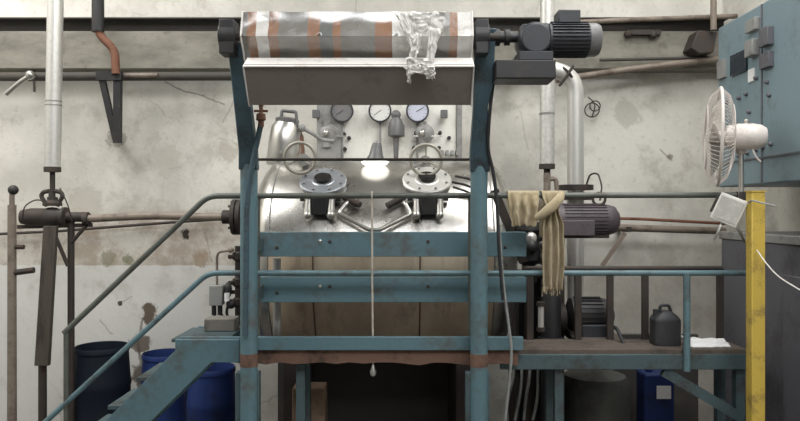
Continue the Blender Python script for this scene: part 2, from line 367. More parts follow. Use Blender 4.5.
def thing(name, label, cat, loc, group=None):
    o = bpy.data.objects.new(name, None); COL.objects.link(o); o.location = loc; o.empty_display_size = 0.1
    o['label'] = label; o['category'] = cat
    if group: o['group'] = group
    ORG[o] = Vector(loc); return o
def tag(o, label, cat, group=None):
    o['label'] = label; o['category'] = cat
    if group: o['group'] = group
    return o
def struct(o, label=None):
    o['kind'] = 'structure'
    if label: o['label'] = label
    return o

# ------------------------------------------------------------------ the setting
WB, XL, XR, CEIL = 7.0, -5.4, 3.27, 6.4
struct(MB().box(((XL + XR) / 2, -2.5, -0.05), (XR - XL + 0.4, 19.4, 0.1)).build('floor', 'floor'))
struct(MB().box(((XL + XR) / 2, -12.1, CEIL / 2), (XR - XL + 0.4, 0.2, CEIL)).build('wall_front', 'ceiling'))
struct(MB().box(((XL + XR) / 2, WB + 0.1, CEIL / 2), (XR - XL, 0.2, CEIL)).build('wall_back', 'wall'))
struct(MB().box((XR + 0.1, -2.45, CEIL / 2), (0.2, 19.1, CEIL)).build('wall_right', 'wall_plain'))
struct(MB().box((XL - 0.1, -2.45, CEIL / 2), (0.2, 19.1, CEIL)).build('wall_left', 'wall_plain'))
cb = MB()                                                        # roof sheet with rooflight openings
cb.box(((XL + XR) / 2 + 0.8, 6.5, CEIL + 0.05), (XR - XL + 1.6, 1.2, 0.1)).box(((XL + XR) / 2 + 0.8, -6.8, CEIL + 0.05), (XR - XL + 1.6, 10.4, 0.1))
cb.box((-0.9, 3.65, CEIL + 0.05), (3.1, 4.5, 0.1)).box(((XL - 1.9) / 2, -0.1, CEIL + 0.05), (-1.9 - XL, 3.0, 0.1)).box((1.2, 1.15, CEIL + 0.05), (6.2, 0.5, 0.1))
struct(cb.build('ceiling', 'ceiling'))
struct(MB().box((-1.07, 6.9, (W(0, 69, 6.8).z + W(0, 31, 6.8).z) / 2), (8.6, 0.2, W(0, 31, 6.8).z - W(0, 69, 6.8).z)).build('trim_1', 'lintel', bevel=0.012))
ib = MB(); z0, z1 = W(0, 31, 6.8).z, W(0, 19.5, 6.8).z             # dark steel channel lying on the concrete beam
ib.box((-1.07, 6.93, (z0 + z1) / 2), (8.6, 0.1, z1 - z0)).box((-1.07, 6.87, z1 + 0.006), (8.6, 0.22, 0.012))
struct(ib.build('trim_2', 'beam_dark'))

# ------------------------------------------------------------------ dyeing vessel
VD, VZ, VR = 6.0, CAMZ - 0.42, 0.85
VX0, VX1, DISH = -1.01, 0.73, 0.255
ves = thing('dyeing_vessel', 'large horizontal stainless steel dyeing vessel behind the blue beams', 'dyeing machine', (-0.17, VD, 0))
prof = []
for k in range(9):
    a = math.pi / 2 * k / 8; prof.append((DISH * (1 - math.cos(a)), VR * math.sin(a)))
L = VX1 - VX0
prof += [(DISH + L * k / 4, VR) for k in range(1, 4)]
for k in range(8, -1, -1):
    a = math.pi / 2 * k / 8; prof.append((DISH + L + DISH * math.cos(a), VR * math.sin(a)))
MB().lathe((VX0 - DISH, VD, VZ), (1, 0, 0), prof, 96).build('shell', 'shell', ves)
for x in (VX0 + 0.02, VX1 - 0.02):
    MB().ring((x, VD, VZ), (1, 0, 0), VR + 0.001, 0.006, 72, 6).build('weld_seam', 'grey', ves)
def jack(u, v):
    a = R(16 - 118 * v); x = VX0 + 0.03 + (L - 0.06) * u
    return (x, VD - (VR + 0.012) * math.cos(a), VZ + (VR + 0.012) * math.sin(a))
MB().grid(jack, 6, 26).build('lower_jacket', 'jacket', ves, solid=0.012, label='brown stained lower jacket')
for px in (313, 420):
    jb = MB()
    x = (px - 400) * 5.15 / F
    jb.tube([(x, VD - (VR + 0.021) * math.cos(R(14 - 110 * k / 12)), VZ + (VR + 0.021) * math.sin(R(14 - 110 * k / 12))) for k in range(13)], 0.006, 6)
    jb.build('jacket_seam', 'brownboard', ves)
for x in (-0.85, 0.5):
    sd = MB(); sd.prism([(x - 0.06, VD - 0.62, 0), (x - 0.06, VD + 0.62, 0), (x - 0.06, VD + 0.62, VZ - 0.6), (x - 0.06, VD - 0.62, VZ - 0.6)], (0.12, 0, 0))
    sd.build('saddle', 'iron', ves)

MB().box((-0.17, VD + 0.35, 0.58), (1.9, 0.05, 1.16)).build('shade_plate', 'beam_dark', ves, label='dark sheet standing in for the shade below the shell')  # dark sheet added in place of the shade under the vessel
MB().tube([W(277, 258, 5.05), W(277, 330, 5.05), W(277, 345, 5.2)], S(4, 5.05), 14, 0.05).build('drain_tube', 'grey', ves)
def manhole(px, py, rpx, cover):
    c = W(px, py, 5.42); nrm = Vector((0, -math.cos(R(56)), math.sin(R(56)))); r = S(rpx, 5.42)
    mh = MB().lathe(c - nrm * 0.16, nrm, [(0, r * 0.86), (0.115, r * 0.86), (0.116, r * 0.98), (0.14, r * 0.98)], 40).build('manhole', 'grey', ves)
    MB().lathe(c - nrm * 0.02, nrm, [(0, r), (0.016, r), (0.022, r * 0.965), (0.022, r * 0.50), (0.027, r * 0.47), (0.028, r * 0.42), (0.026, r * 0.38)], 48).build('cover', cover, mh)
    MB().lathe(c + nrm * 0.008, nrm, [(0, r * 0.36), (0.0205, r * 0.36)], 32).build('sight_glass', 'hole', mh)
    u = Vector((1, 0, 0)); v = nrm.cross(u)
    for k in range(8):
        bo = MB(); a = 2 * math.pi * (k + 0.5) / 8; q = c + (u * math.cos(a) + v * math.sin(a)) * r * 0.84
        bo.lathe(q, nrm, [(0, 0.010), (0.014, 0.010), (0.016, 0.006)], 6)
        bo.build('bolt', 'grey', mh)
    for sx in (-1, 1):
        cl = MB(); top = c + u * (sx * S(11, 5.4)) - v * (r * 0.0) + Vector((0, -0.20, -r * 0.80))
        bot = top + Vector((0, -0.05, -S(17, 5.2)))
        cl.cyl(top, bot, S(3.4, 5.4), seg=14).ball(bot, S(4.0, 5.4)).ball(top, S(4.2, 5.4))
        cl.build('swing_clamp', 'chrome', mh, label='bright steel swing clamp')
    hb = MB(); q = c + Vector((0, -0.185, -r * 0.80 - S(8, 5.2)))
    hb.box(q, (S(15, 5.4), 0.12, S(17, 5.4))).box(q + Vector((0, 0.03, S(8, 5.4))), (S(40, 5.4), 0.05, S(6, 5.4)))
    hb.build('hinge_block', 'black', mh, bevel=0.006)
    return mh
manhole(323, 180, 23.5, 'flange_steel'); manhole(427, 179, 24.5, 'cover_bright')

def wheel_valve(px, py, d, rpx):
    """valve on the shell with a hand wheel turned to the front"""
    c = W(px, py, d); r = S(rpx, d)
    base = Vector((c.x, 5.74, VZ + math.sqrt(VR ** 2 - 0.26 ** 2) - 0.03))
    vb = MB().cyl(base, (c.x, 5.74, c.z + 0.03), 0.035).cyl((c.x, 5.82, c.z), (c.x, 5.62, c.z), 0.045, 0.03).cyl((c.x, 5.64, c.z), (c.x, 5.60, c.z), 0.05).build('steam_valve', 'grey', ves)
    MB().cyl((c.x, 5.62, c.z), (c.x, d - 0.02, c.z), 0.009, seg=10).build('spindle', 'chrome', vb)
    wh = MB().ring(c, (0, 1, 0.12), r, 0.0135, 40, 10)
    for k in range(3):
        a = R(90 + 120 * k); wh.tube([c + Vector((0, 0.01, 0)), c + Vector((math.cos(a) * r, 0, math.sin(a) * r))], 0.006, 8)
    wh.cyl(c + Vector((0, 0.02, 0)), c - Vector((0, 0.025, 0)), 0.022, seg=14)
    wh.build('hand_wheel', 'wheel', vb)
wheel_valve(300, 158, 5.42, 15.5); wheel_valve(426, 160, 5.42, 15.5)

d = 5.18                                                         # bent opening handle between the manholes
hp = [W(352, 198, d + .16), W(347, 203, d + .05), W(339, 213, d), W(369, 230, d - .08), W(379, 230, d - .08), W(411, 214, d), W(405, 203, d + .05), W(400, 198, d + .16)]
MB().tube(hp, S(2.2, d), 10, 0.02, 4).build('opening_handle', 'chrome', ves)
for a, b in [((344, 197), (360, 205)), ((404, 197), (387, 206))]:
    MB().tube([W(*a, 5.28), W(*b, 5.22)], S(3.4, 5.2), 10).build('handle_bracket', 'iron', ves)
nz = MB().lathe(W(262, 217, 6.0), (-1, 0, 0), [(-0.1, 0.085), (0.17, 0.085), (0.171, 0.155), (0.20, 0.155), (0.205, 0.155), (0.206, 0.11), (0.216, 0.11), (0.217, 0.155), (0.25, 0.155), (0.251, 0.06), (0.34, 0.06)], 32)
nzo = nz.build('end_nozzle', 'iron', ves)
for k in range(8):
    nb_ = MB(); a = 2 * math.pi * k / 8; p = W(262, 217, 6.0)
    nb_.cyl(p + Vector((-0.15, 0.13 * math.cos(a), 0.13 * math.sin(a))), p + Vector((-0.272, 0.13 * math.cos(a), 0.13 * math.sin(a))), 0.011, seg=6)
    nb_.build('bolt', 'iron', nzo)
for a, b in [((452, 182), (476, 189)), ((453, 187), (478, 197)), ((455, 176), (480, 183))]:
    MB().tube([W(*a, 5.32), W((a[0] + b[0]) / 2, (a[1] + b[1]) / 2 - 1, 5.30), W(*b, 5.30)], 0.009, 8).build('impulse_tube', 'iron', ves)

# sealed steel pot with a handle, lamp, gauge board on the vessel's crown
pot = thing('steel_pot', 'bright steel pot with dark bracket handle on the vessel crown at its left end', 'pot', W(285, 160, 5.95))
pb, pt = W(282, 166, 5.95), W(287, 122, 5.95)
ax = (pt - pb); PL = ax.length; pr = S(16, 5.95)
MB().lathe(pb, ax, [(0, pr * 0.95), (0.01, pr), (PL * 0.5, pr), (PL * 0.86, pr * 0.93), (PL, pr * 0.68)], 40).build('body', 'chrome', pot)
MB().lathe(pt - ax * 0.02, ax, [(0, pr * 0.72), (0.03, pr * 0.74), (0.045, pr * 0.5), (0.05, 0.02)], 32).build('lid', 'motor_cap', pot)
MB().tube([W(281, 124, 5.9), W(282, 110.5, 5.9), W(296, 112, 5.9), W(297, 126, 5.9)], S(1.7, 5.9), 8, 0.015, 4).build('handle', 'motor_cap', pot)
MB().lathe(W(299, 160, 5.97), (-0.05, 0, 1), [(0, 0.055), (0.2, 0.05), (0.24, 0.035), (0.26, 0.02)], 20).build('side_chamber', 'brass', pot)
MB().tube([W(302, 128, 5.9), W(312, 133, 5.9), W(322, 140, 5.95), W(334, 141, 6.0)], S(2.0, 5.9), 10, 0.02).ball(W(302, 128, 5.9), S(4, 5.9)).build('outlet_arm', 'grey', pot)

brd = thing('gauge_board', 'cream instrument board with three round pressure gauges above the vessel', 'instrument board', W(388, 176, 6.5))
zb, zt = W(0, 160, 6.5).z, W(0, 84, 6.5).z
x0, x1 = W(342, 0, 6.5).x, W(456, 0, 6.5).x
MB().box(((x0 + x1) / 2, 6.5, (zb + zt) / 2), (x1 - x0, 0.03, zt - zb)).build('back_plate', 'cream', brd, bevel=0.004)
xa = W(317, 0, 6.45).x
MB().box(((xa + x0) / 2, 6.47, (zb + zt) / 2), (x0 - xa, 0.09, zt - zb)).build('side_box', 'grey', brd, bevel=0.006, label='grey side box of the board')
MB().box((x1 + 0.028, 6.48, (zb + zt) / 2), (0.05, 0.07, zt - zb)).build('edge_channel', 'grey', brd, bevel=0.004)
for px in (330, 400, 450):
    x = W(px, 0, 6.5).x; MB().box((x, 6.5, zb - 0.11), (0.04, 0.04, 0.25)).build('support', 'iron', brd)
for px, face in ((342, 'lens'), (380, 'dial'), (417.5, 'dial_blue')):
    c = W(px, 111, 6.40); r = S(11.5, 6.4)
    g = MB().lathe(c + Vector((0, 0.085, 0)), (0, -1, 0), [(0, r * 0.9), (0.08, r * 0.92), (0.081, r), (0.10, r), (0.104, r * 0.93), (0.098, r * 0.86), (0.09, r * 0.86)], 40).build('pressure_gauge', 'motor', brd)
    MB().lathe(c, (0, -1, 0), [(0, r * 0.86), (0.008, r * 0.86)], 40).build('dial', face, g)
    k = MB()
    for j in range(11):
        a = R(-45 + 27 * j); u = Vector((math.cos(a), 0, math.sin(a))); k.bar(c + u * r * 0.68 - Vector((0, 0.009, 0)), c + u * r * 0.8 - Vector((0, 0.009, 0)), 0.003, 0.002)
    a = R(215 if px < 400 else 30); u = Vector((math.cos(a), 0, math.sin(a)))
    k.bar(c - u * r * 0.15 - Vector((0, 0.010, 0)), c + u * r * 0.65 - Vector((0, 0.010, 0)), 0.005, 0.002)
    k.build('needle', 'black', g)
    MB().cyl(c + Vector((0, 0.04, -r * 0.9)), Vector((c.x, 6.44, zb - 0.02)), 0.010, seg=10).build('stem', 'grey', g)
for px in (329, 425):
    c = W(px, 133, 6.38); r = S(9.5, 6.4)
    rg = MB().lathe(c + Vector((0, 0.1, 0)), (0, -1, 0), [(0, r * 0.6), (0.04, r * 0.6), (0.041, r), (0.07, r), (0.09, r * 0.7), (0.1, r * 0.4)], 28).cyl(c + Vector((-r * 0.3, 0.06, -S(14, 6.4))), c + Vector((-r * 0.3, 0.06, S(12, 6.4))), r * 0.5).build('regulator', 'grey', brd)
    MB().ball(c + Vector((-r * 0.3, -0.01, 0)), S(3.4, 6.4)).cyl(c + Vector((-S(13, 6.4), 0.02, -S(3, 6.4))), c + Vector((S(17, 6.4), 0.02, -S(3, 6.4))), 0.008, seg=8).build('adjusting_knob', 'chrome', rg)
for px, py in ((349, 138), (345, 149), (344, 134), (416, 133), (440, 133), (449, 138), (414, 148), (439, 148)):
    MB().lathe(W(px, py, 6.46) + Vector((0, 0.03, 0)), (0, -1, 0), [(0, 0.018), (0.05, 0.018), (0.055, 0.012)], 10).build('bolt', 'black', brd)
for px in (316, 444):
    MB().box(W(px, 114, 6.40), (S(7, 6.4), 0.05, S(8, 6.4))).box(W(px, 114, 6.44), (S(4, 6.4), 0.09, S(5, 6.4))).build('switch', 'motor_cap', brd, bevel=0.004)
for px in (442, 447, 452, 457): MB().box(W(px, 153, 6.42), (S(3, 6.4), 0.1, S(5, 6.4))).build('terminal', 'grey', brd, bevel=0.003)
sv = MB()
sv.ball(W(396, 115, 6.36), S(5, 6.4)).lathe(W(396, 160, 6.36), (0, 0, 1), [(0, 0.02), (S(22, 6.4), 0.03), (S(24, 6.4), 0.075), (S(33, 6.4), 0.075), (S(40, 6.4), 0.05), (S(45, 6.4), 0.02)], 20)
sv.box(W(398, 131, 6.38), (S(13, 6.4), 0.09, S(11, 6.4)))
sv.build('relief_valve', 'motor_cap', brd)

lm = thing('inspection_lamp', 'small lit inspection lamp glowing white below the middle gauge', 'lamp', W(375, 172, 5.62))
MB().lathe(W(377, 143, 5.62), (-0.08, 0, -1), [(0, S(4, 5.62)), (0.02, S(5, 5.62)), (0.1, S(7, 5.62)), (0.14, S(10, 5.62))], 24).build('lamp_shade', 'motor_cap', lm)
MB().lathe(W(375, 160.5, 5.62), (0, 0, -1), [(0, S(10, 5.62)), (0.012, S(14, 5.62)), (0.03, S(12, 5.62)), (0.055, S(6, 5.62)), (0.065, S(2, 5.62))], 24).build('lens', 'glow', lm)
MB().tube([W(377, 144, 5.62), W(377, 141, 5.72), W(377, 150, 6.1), Vector((W(377, 0, 5.62).x, 6.1, VZ + 0.838))], 0.010, 8, 0.05).build('bracket_arm', 'grey', lm)

# ------------------------------------------------------------------ winch frame
D0, D1 = 4.5, 4.2
wf = thing('winch_gantry', 'tall blue painted steel frame with two round posts carrying the overhead reel', 'frame', (W(364, 0, 4.5).x, 4.5, 0))
zk = W(0, 160, D0).z
for px in (249, 479):
    x = W(px, 0, D0).x
    MB().cyl((x, D0, 0), (x, D0, zk), S(8.6, D0), seg=28).build('post', 'blue', wf)
    MB().box((x, D0, 0.012), (0.26, 0.26, 0.024)).build('foot_plate', 'blue', wf)
    MB().cyl((x, D0, W(0, 366, D0).z), (x, D0, W(0, 353, D0).z), S(8.9, D0), seg=28).build('rust_band', 'brownboard', wf)
    MB().box((x - 0.01, D0 + 0.02, W(0, 372, D0).z - 0.3), (S(24, D0), 0.06, 0.6)).build('splice_plate', 'dark_teal', wf, bevel=0.005)
def arm(pts, th, name='arm'):
    m = MB(); a = [Vector(p) for p in pts]
    return m.prism([p - Vector((0, th / 2, 0)) for p in a], (0, th, 0)).build(name, 'arm', wf, bevel=0.006)
arm([W(240, 170, D0), W(258, 170, D0), W(257, 150, D0 - .04), W(244, 44, D1), W(229, 44, D1), W(240, 150, D0 - .04)], 0.09)
arm([W(470, 172, D0), W(489, 172, D0), W(489, 150, D0 - .04), W(487, 108, D0 - .15), W(493, 82, D0 - .21), W(494, 50, D1), W(496, 30, D1), W(475, 30, D1), W(474, 80, D0 - .2), W(473, 110, D0 - .14), W(470, 150, D0 - .04)], 0.09)
AX = W(0, 37, 4.15); AZ, AD = AX.z, 4.15                          # reel axis
for px, wpx in ((229, 15), (481, 13)):
    c = W(px, 37, 4.15)
    MB().box((c.x, AD, AZ - 0.01), (S(wpx, 4.15), 0.13, S(34, 4.15))).cyl((c.x - S(wpx / 2 + 1, 4.15), AD, AZ), (c.x + S(wpx / 2 + 1, 4.15), AD, AZ), S(13, 4.15), seg=24).build('bearing_block', 'black', wf, bevel=0.006)
xl, xr = W(246, 0, 4.0).x, W(472, 0, 4.0).x
ap = MB()
ap.prism([(xl, 3.945, CAMZ + 0.826), (xl, 4.09, CAMZ + 0.625), (xl, 4.10, CAMZ + 0.632), (xl, 3.955, CAMZ + 0.838)], (xr - xl, 0, 0))
apo = ap.build('apron', 'apron', wf, label='brown grey sheet apron below the reel')
MB().prism([(xl, 3.935, CAMZ + 0.822), (xl, 4.035, CAMZ + 0.893), (xl, 4.04, CAMZ + 0.886), (xl, 3.945, CAMZ + 0.818)], (xr - xl, 0, 0)).build('lip', 'lip', apo)
for x in (xl - 0.005, xr + 0.002):
    MB().prism([(x, 3.93, CAMZ + 0.82), (x, 4.09, CAMZ + 0.615), (x, 4.30, CAMZ + 0.70), (x, 4.30, CAMZ + 0.9), (x, 4.06, CAMZ + 0.9)], (0.006, 0, 0)).build('end_plate', 'lip', apo)
pxl, pxr = W(249, 0, D0).x, W(479, 0, D0).x
for ya, yb, xe in ((232, 256.5, 526), (277, 302, 526)):          # two wide beams across the vessel front
    d = 4.86; a, b = W(252, ya, d), W(xe, yb, d)
    bmo = MB().box(((a.x + b.x) / 2, d, (a.z + b.z) / 2), (b.x - a.x, 0.035, a.z - b.z)).box(((a.x + b.x) / 2, d + 0.05, a.z - 0.008), (b.x - a.x, 0.1, 0.016)).box(((a.x + b.x) / 2, d + 0.05, b.z + 0.008), (b.x - a.x, 0.1, 0.016)).build('cross_beam', 'blue', wf, bevel=0.003)
    for px in (277, 320, 330, 428, 505):
        MB().lathe(W(px, (ya + yb) / 2 + (3 if px % 2 else -3), d - 0.017), (0, -1, 0), [(0, 0.012), (0.010, 0.012), (0.013, 0.007)], 6).build('bolt', 'chrome' if px == 320 else 'iron', bmo)
for px in (258, 473):                                              # stubs from the posts back to the beams
    for py in (244, 290):
        p = W(px, py, 4.86); x = pxl if px < 300 else pxr
        MB().box((x, 4.68, p.z), (0.06, 0.34, 0.08)).build('spacer', 'dark_teal', wf)
z = W(0, 159.5, 4.56).z
MB().cyl((pxl, 4.56, z), (pxr, 4.56, z), S(1.5, 4.56), seg=10).build('tie_rod', 'iron', wf)
ch = MB(); a, b = W(180, 336.5, 4.62), W(523, 350, 4.62)
ch.box(((a.x + b.x) / 2, 4.62, (a.z + b.z) / 2), (b.x - a.x, 0.03, a.z - b.z))
ch.build('kick_channel', 'blue', wf, bevel=0.004)
br = MB(); d = 4.635
top = [W(238 + 14 * k, 350, d) for k in range(21)]
low = [W(238 + 14 * k, 364 + random.uniform(-2, 2), d) for k in range(21)]
br.prism(top + low[::-1], (0, 0.03, 0)); br.build('edge_board', 'brownboard', wf, label='ragged red brown board under the kick channel')
a, b = W(493, 63.5, 4.2), W(552, 82, 4.2)
MB().box(((a.x + b.x) / 2, 4.2, (a.z + b.z) / 2), (b.x - a.x, 0.22, a.z - b.z)).build('motor_bracket', 'black', wf, bevel=0.008)

# the reel: six taped facets
rl = thing('winch_reel', 'hexagonal overhead reel wrapped in clear plastic with brown tape stripes', 'reel', (W(357, 0, 4.1).x, AD, AZ - 0.16))
RA = 0.162; rx0, rx1 = W(243, 0, 4.05).x, W(472, 0, 4.05).x
hexp = [(rx0, AD - RA * math.cos(R(-12 + 60 * k)), AZ + RA * math.sin(R(-12 + 60 * k))) for k in range(6)]
def reel_s(u, v):
    k = v * 6; i = int(k) % 6; f = k - int(k); p, q = Vector(hexp[i]), Vector(hexp[(i + 1) % 6]); o = p.lerp(q, f)
    dent = 0.008 * mnoise.noise(Vector((u * 9, v * 14, 2)))
    dirv = Vector((0, o.y - AD, o.z - AZ)).normalized(); o += dirv * (dent - 0.006 * math.sin(f * math.pi)); o.x = rx0 + (rx1 - rx0) * u; return o
MB().grid(reel_s, 60, 36).build('wrapped_drum', 'reel', rl)
for x in (rx0, rx1):
    MB().prism([(x - 0.004, p[1] + (p[1] - AD) * 0.04, p[2] + (p[2] - AZ) * 0.04) for p in hexp], (0.008, 0, 0)).build('end_disc', 'lip', rl)
MB().cyl((W(222, 0, 4.15).x, AD, AZ), (W(500, 0, 4.15).x, AD, AZ), 0.022, seg=16).build('axle', 'iron', rl)

# torn film hanging off the reel
fl = MB()
def strip(x0, x1, yt, yb, d, seed, w0=1.0, w1=0.5, lean=0):
    def fn(u, v):
        px = x0 + (x1 - x0) * (0.5 + (u - 0.5) * (w0 + (w1 - w0) * v)) + lean * v + 2.2 * mnoise.noise(Vector((u * 3, v * 4, seed)))
        py = yt + (yb - yt) * v + 2.5 * mnoise.noise(Vector((u * 5, v * 2, seed + 9)))
        dd = d + 0.03 * v + 0.022 * mnoise.noise(Vector((u * 6, v * 6, seed + 3)))
        return W(px, py, dd)
    fl.grid(fn, 10, 14)
strip(394, 412, 13, 48, 3.945, 1, 1, 0.35, 12)
strip(410, 446, 12, 32, 3.94, 2, 1, 0.8, 0)
strip(412, 424, 34, 62, 3.91, 4, 0.5, 0.8, -6)
strip(428, 442, 28, 66, 3.92, 5, 0.9, 0.5, -6)
strip(404, 436, 58, 74, 3.90, 3, 0.9, 0.8, 2)
strip(404, 411, 66, 83, 3.89, 6, 1, 0.3, 2)
strip(418, 436, 66, 79, 3.885, 7, 0.9, 0.5, 4)
tag(fl.build('plastic_film', 'film', solid=0.002), 'torn crumpled clear plastic film hanging from the reel', 'plastic film')

# gear motor on the bracket
gm = thing('gear_motor', 'dark grey gear motor on the bracket at the right end of the reel', 'motor', (W(555, 0, 4.2).x, 4.2, W(0, 63.5, 4.2).z))
d = 4.2; zc = W(0, 40, d).z
gb = MB(); gx = W(533, 0, d).x
gb.lathe((gx, d + 0.1, zc - 0.01), (0, -1, 0), [(0, 0.085), (0.02, 0.1), (0.18, 0.1), (0.2, 0.085)], 28).box((gx, d, W(0, 59, d).z), (S(34, d), 0.2, S(9, d)))
gb.lathe((W(519, 0, d).x, d, zc + 0.01), (1, 0, 0), [(0, 0.06), (0.02, 0.085), (0.17, 0.09)], 28)
gb.build('gearbox', 'motor', gm, bevel=0.005)
mp = [(0, 0.09), (0.01, 0.1)]
MB().lathe((W(546, 0, d).x, d, zc), (1, 0, 0), [(0, 0.08), (0.01, 0.098), (S(42, d), 0.098)], 36).build('motor_body', 'motor', gm)
fn_ = MB()
for k in range(30):
    a = 2 * math.pi * k / 30; u = Vector((0, math.cos(a), math.sin(a)))
    fn_.bar(Vector((W(550, 0, d).x, d, zc)) + u * 0.1, Vector((W(586, 0, d).x, d, zc)) + u * 0.1, 0.004, 0.018, u)
fn_.build('cooling_fins', 'motor', gm)
MB().lathe((W(587, 0, d).x, d, zc), (1, 0, 0), [(0, 0.101), (0.05, 0.101), (0.07, 0.09), (0.078, 0.06)], 36).build('fan_cover', 'motor_cap', gm)
MB().box((W(567, 0, d).x, d, W(0, 19, d).z), (S(22, d), 0.13, S(13, d))).build('terminal_box', 'motor', gm, bevel=0.006)
cp = MB().lathe((W(488, 0, d).x, d, zc + 0.015), (1, 0, 0), [(0, S(6, d)), (0.03, S(6, d)), (0.031, S(8.5, d)), (0.07, S(8.5, d)), (0.071, S(5.5, d)), (0.1, S(5.5, d)), (0.101, S(8, d)), (0.13, S(8, d)), (0.131, S(5, d)), (0.2, S(5, d))], 20)
cp.build('coupling', 'black', gm)

# valve on a slanting pipe tied to the post
vp = thing('vent_pipe', 'thin dark pipe with brass tap leaning from the left blue post', 'pipe', W(254, 200, 4.42))
MB().tube([W(245, 336, 4.42), W(246.5, 200, 4.42), W(253, 160, 4.40), W(261, 124, 4.40)], S(2.8, 4.4), 12, 0.12).build('pipe', 'arm', vp)
MB().lathe(W(261, 127, 4.40), (0, 0, 1), [(0, S(3, 4.4)), (S(6, 4.4), S(3, 4.4)), (S(7, 4.4), S(5, 4.4)), (S(13, 4.4), S(4.5, 4.4)), (S(14, 4.4), S(2, 4.4)), (S(20, 4.4), S(2, 4.4))], 16).build('tap_body', 'brass', vp)
MB().box(W(261, 111, 4.40), (S(14, 4.4), 0.012, S(2.4, 4.4))).ball(W(261, 105.5, 4.4), S(2.6, 4.4)).build('tap_handle', 'brass', vp, bevel=0.002)

# ------------------------------------------------------------------ platform, stair, railings
DP = 4.7; ZD = W(0, 349, DP).z
pf = thing('platform', 'raised walkway of dirty boards with dark teal edge along the vessel', 'platform', (0.7, 4.9, 0))
xa, xb = W(196, 0, DP).x, W(747, 0, DP).x
for k in range(3): MB().box(((xa + xb) / 2, DP + 0.06 + 0.125 * k, ZD - 0.02), (xb - xa, 0.118, 0.04)).build('deck_board', 'deck', pf, bevel=0.006)
pa, pb_ = W(568, 0, 5.3).x, W(616, 0, 5.3).x
MB().box(((pa + pb_) / 2, 5.27, ZD - 0.02), (pb_ - pa, 0.38, 0.04)).build('pump_ledge', 'deck', pf, bevel=0.006)
a, b = W(500, 354, DP), W(747, 369, DP)
MB().box(((a.x + b.x) / 2, DP, (a.z + b.z) / 2), (b.x - a.x, 0.04, a.z - b.z)).build('edge_beam', 'dark_teal', pf, bevel=0.004)
MB().box(((xa + xb) / 2, DP + 0.33, ZD - 0.1), (xb - xa, 0.05, 0.12)).build('rear_beam', 'dark_teal', pf)
for px in (300, 560, 742):
    for dd in (0.05, 0.33):
        MB().box((W(px, 0, DP).x, DP + dd, (ZD - 0.04) / 2), (0.06, 0.06, ZD - 0.04)).build('leg', 'dark_teal', pf)
MB().bar(W(663, 371, DP + 0.02), W(712, 400, DP + 0.02), 0.07, 0.04).bar(W(712, 400, DP + 0.02), W(742, 418, DP + 0.02), 0.07, 0.04).build('brace', 'dark_teal', pf)

stc = thing('staircase', 'steep blue metal stair going down to the left from the walkway', 'stairs', (W(120, 0, 4.9).x, 4.9, 0))
def stringer(d):
    poly = [W(176, 339, 4.6), W(240, 339, 4.6), W(240, 362, 4.6), W(212, 362, 4.6)]
    e0 = W(212, 362, 4.6); e1 = W(176, 350, 4.6); sl = 0.98
    poly += [Vector((e0.x - e0.z / sl, 0, 0)), Vector((e0.x - e0.z / sl - 0.28, 0, 0)), e1]
    MB().prism([(p.x, d - 0.02, p.z) for p in poly], (0, 0.035, 0)).build('stringer', 'blue', stc, bevel=0.004)
stringer(4.6); stringer(5.12)
e1 = W(190, 350, 4.6)
for k in range(1, 7):
    zz = ZD - 0.19 * k
    MB().box((e1.x - (e1.z - zz) / 0.98 - 0.06, 4.86, zz), (0.2, 0.46, 0.025)).build('tread', 'dark_teal', stc)
MB().box((W(209, 0, 4.86).x, 4.86, W(0, 340, 4.6).z - 0.01), (S(56, 4.6), 0.47, 0.02)).build('landing', 'dark_teal', stc)

gr = thing('guard_rail', 'front tube railing with sloping stair handrails and faded blue middle rail', 'railing', (0.2, DP, ZD))
MB().tube([W(64, 333, DP), W(208, 196, DP), W(748, 195, DP)], S(2.9, DP), 12, 0.07).build('top_rail', 'rail_grey', gr)
MB().tube([W(40, 427, DP), W(78, 392, DP), W(208, 273, DP), W(748, 273, DP)], S(2.8, DP), 12, 0.07).build('middle_rail', 'rail_blue', gr)
x = W(685, 0, DP).x
MB().cyl((x, DP - 0.03, W(0, 370, DP).z), (x, DP - 0.03, W(0, 273, DP).z), S(3.4, DP), seg=16).build('baluster', 'rail_blue', gr)
for px, y1 in ((258, 196), (470, 196)):
    x = W(px, 0, DP).x; MB().cyl((x, DP + 0.005, ZD), (x, DP + 0.005, W(0, y1, DP).z), 0.014, seg=10).build('baluster', 'rail_grey', gr)
x = W(66, 0, DP).x
MB().cyl((x, DP, 0), (x, DP, W(0, 331, DP).z), S(2.4, DP), seg=12).build('newel', 'rail_grey', gr)

rr_ = thing('rear_rail', 'low dark railing at the back of the walkway right of the frame', 'railing', (1.2, 5.05, ZD))
d = 5.05; zr = W(0, 268.5, d).z
MB().cyl((W(522, 0, d).x, d, zr), (W(722, 0, d).x, d, zr), S(2.6, d), seg=12).build('rail', 'iron', rr_)
for px in (530, 578, 610, 645, 720):
    x = W(px, 0, d).x; MB().box((x, d, (ZD + zr) / 2 - 0.005), (S(6.5, d), 0.03, zr - ZD + 0.01)).build('baluster', 'iron', rr_, bevel=0.003)

# pull cord
pc = thing('pull_cord', 'pale cord with small metal weight hanging from the railing before the vessel', 'cord', W(372, 372, 4.66))
z = W(0, 196, 4.7).z
MB().ring((W(372, 0, DP).x, DP, z), (1, 0, 0), S(4.2, DP), 0.006, 20, 8).tube([W(372, 199, 4.67), W(372.3, 280, 4.66), W(373, 366, 4.66)], S(1.0, 4.66), 8).build('cord', 'cord', pc)
MB().lathe(W(373, 364, 4.66), (0, 0, -1), [(0, 0.004), (0.012, 0.010), (0.03, 0.014), (0.05, 0.022), (0.075, 0.018), (0.085, 0.006)], 16).build('weight', 'chrome', pc)

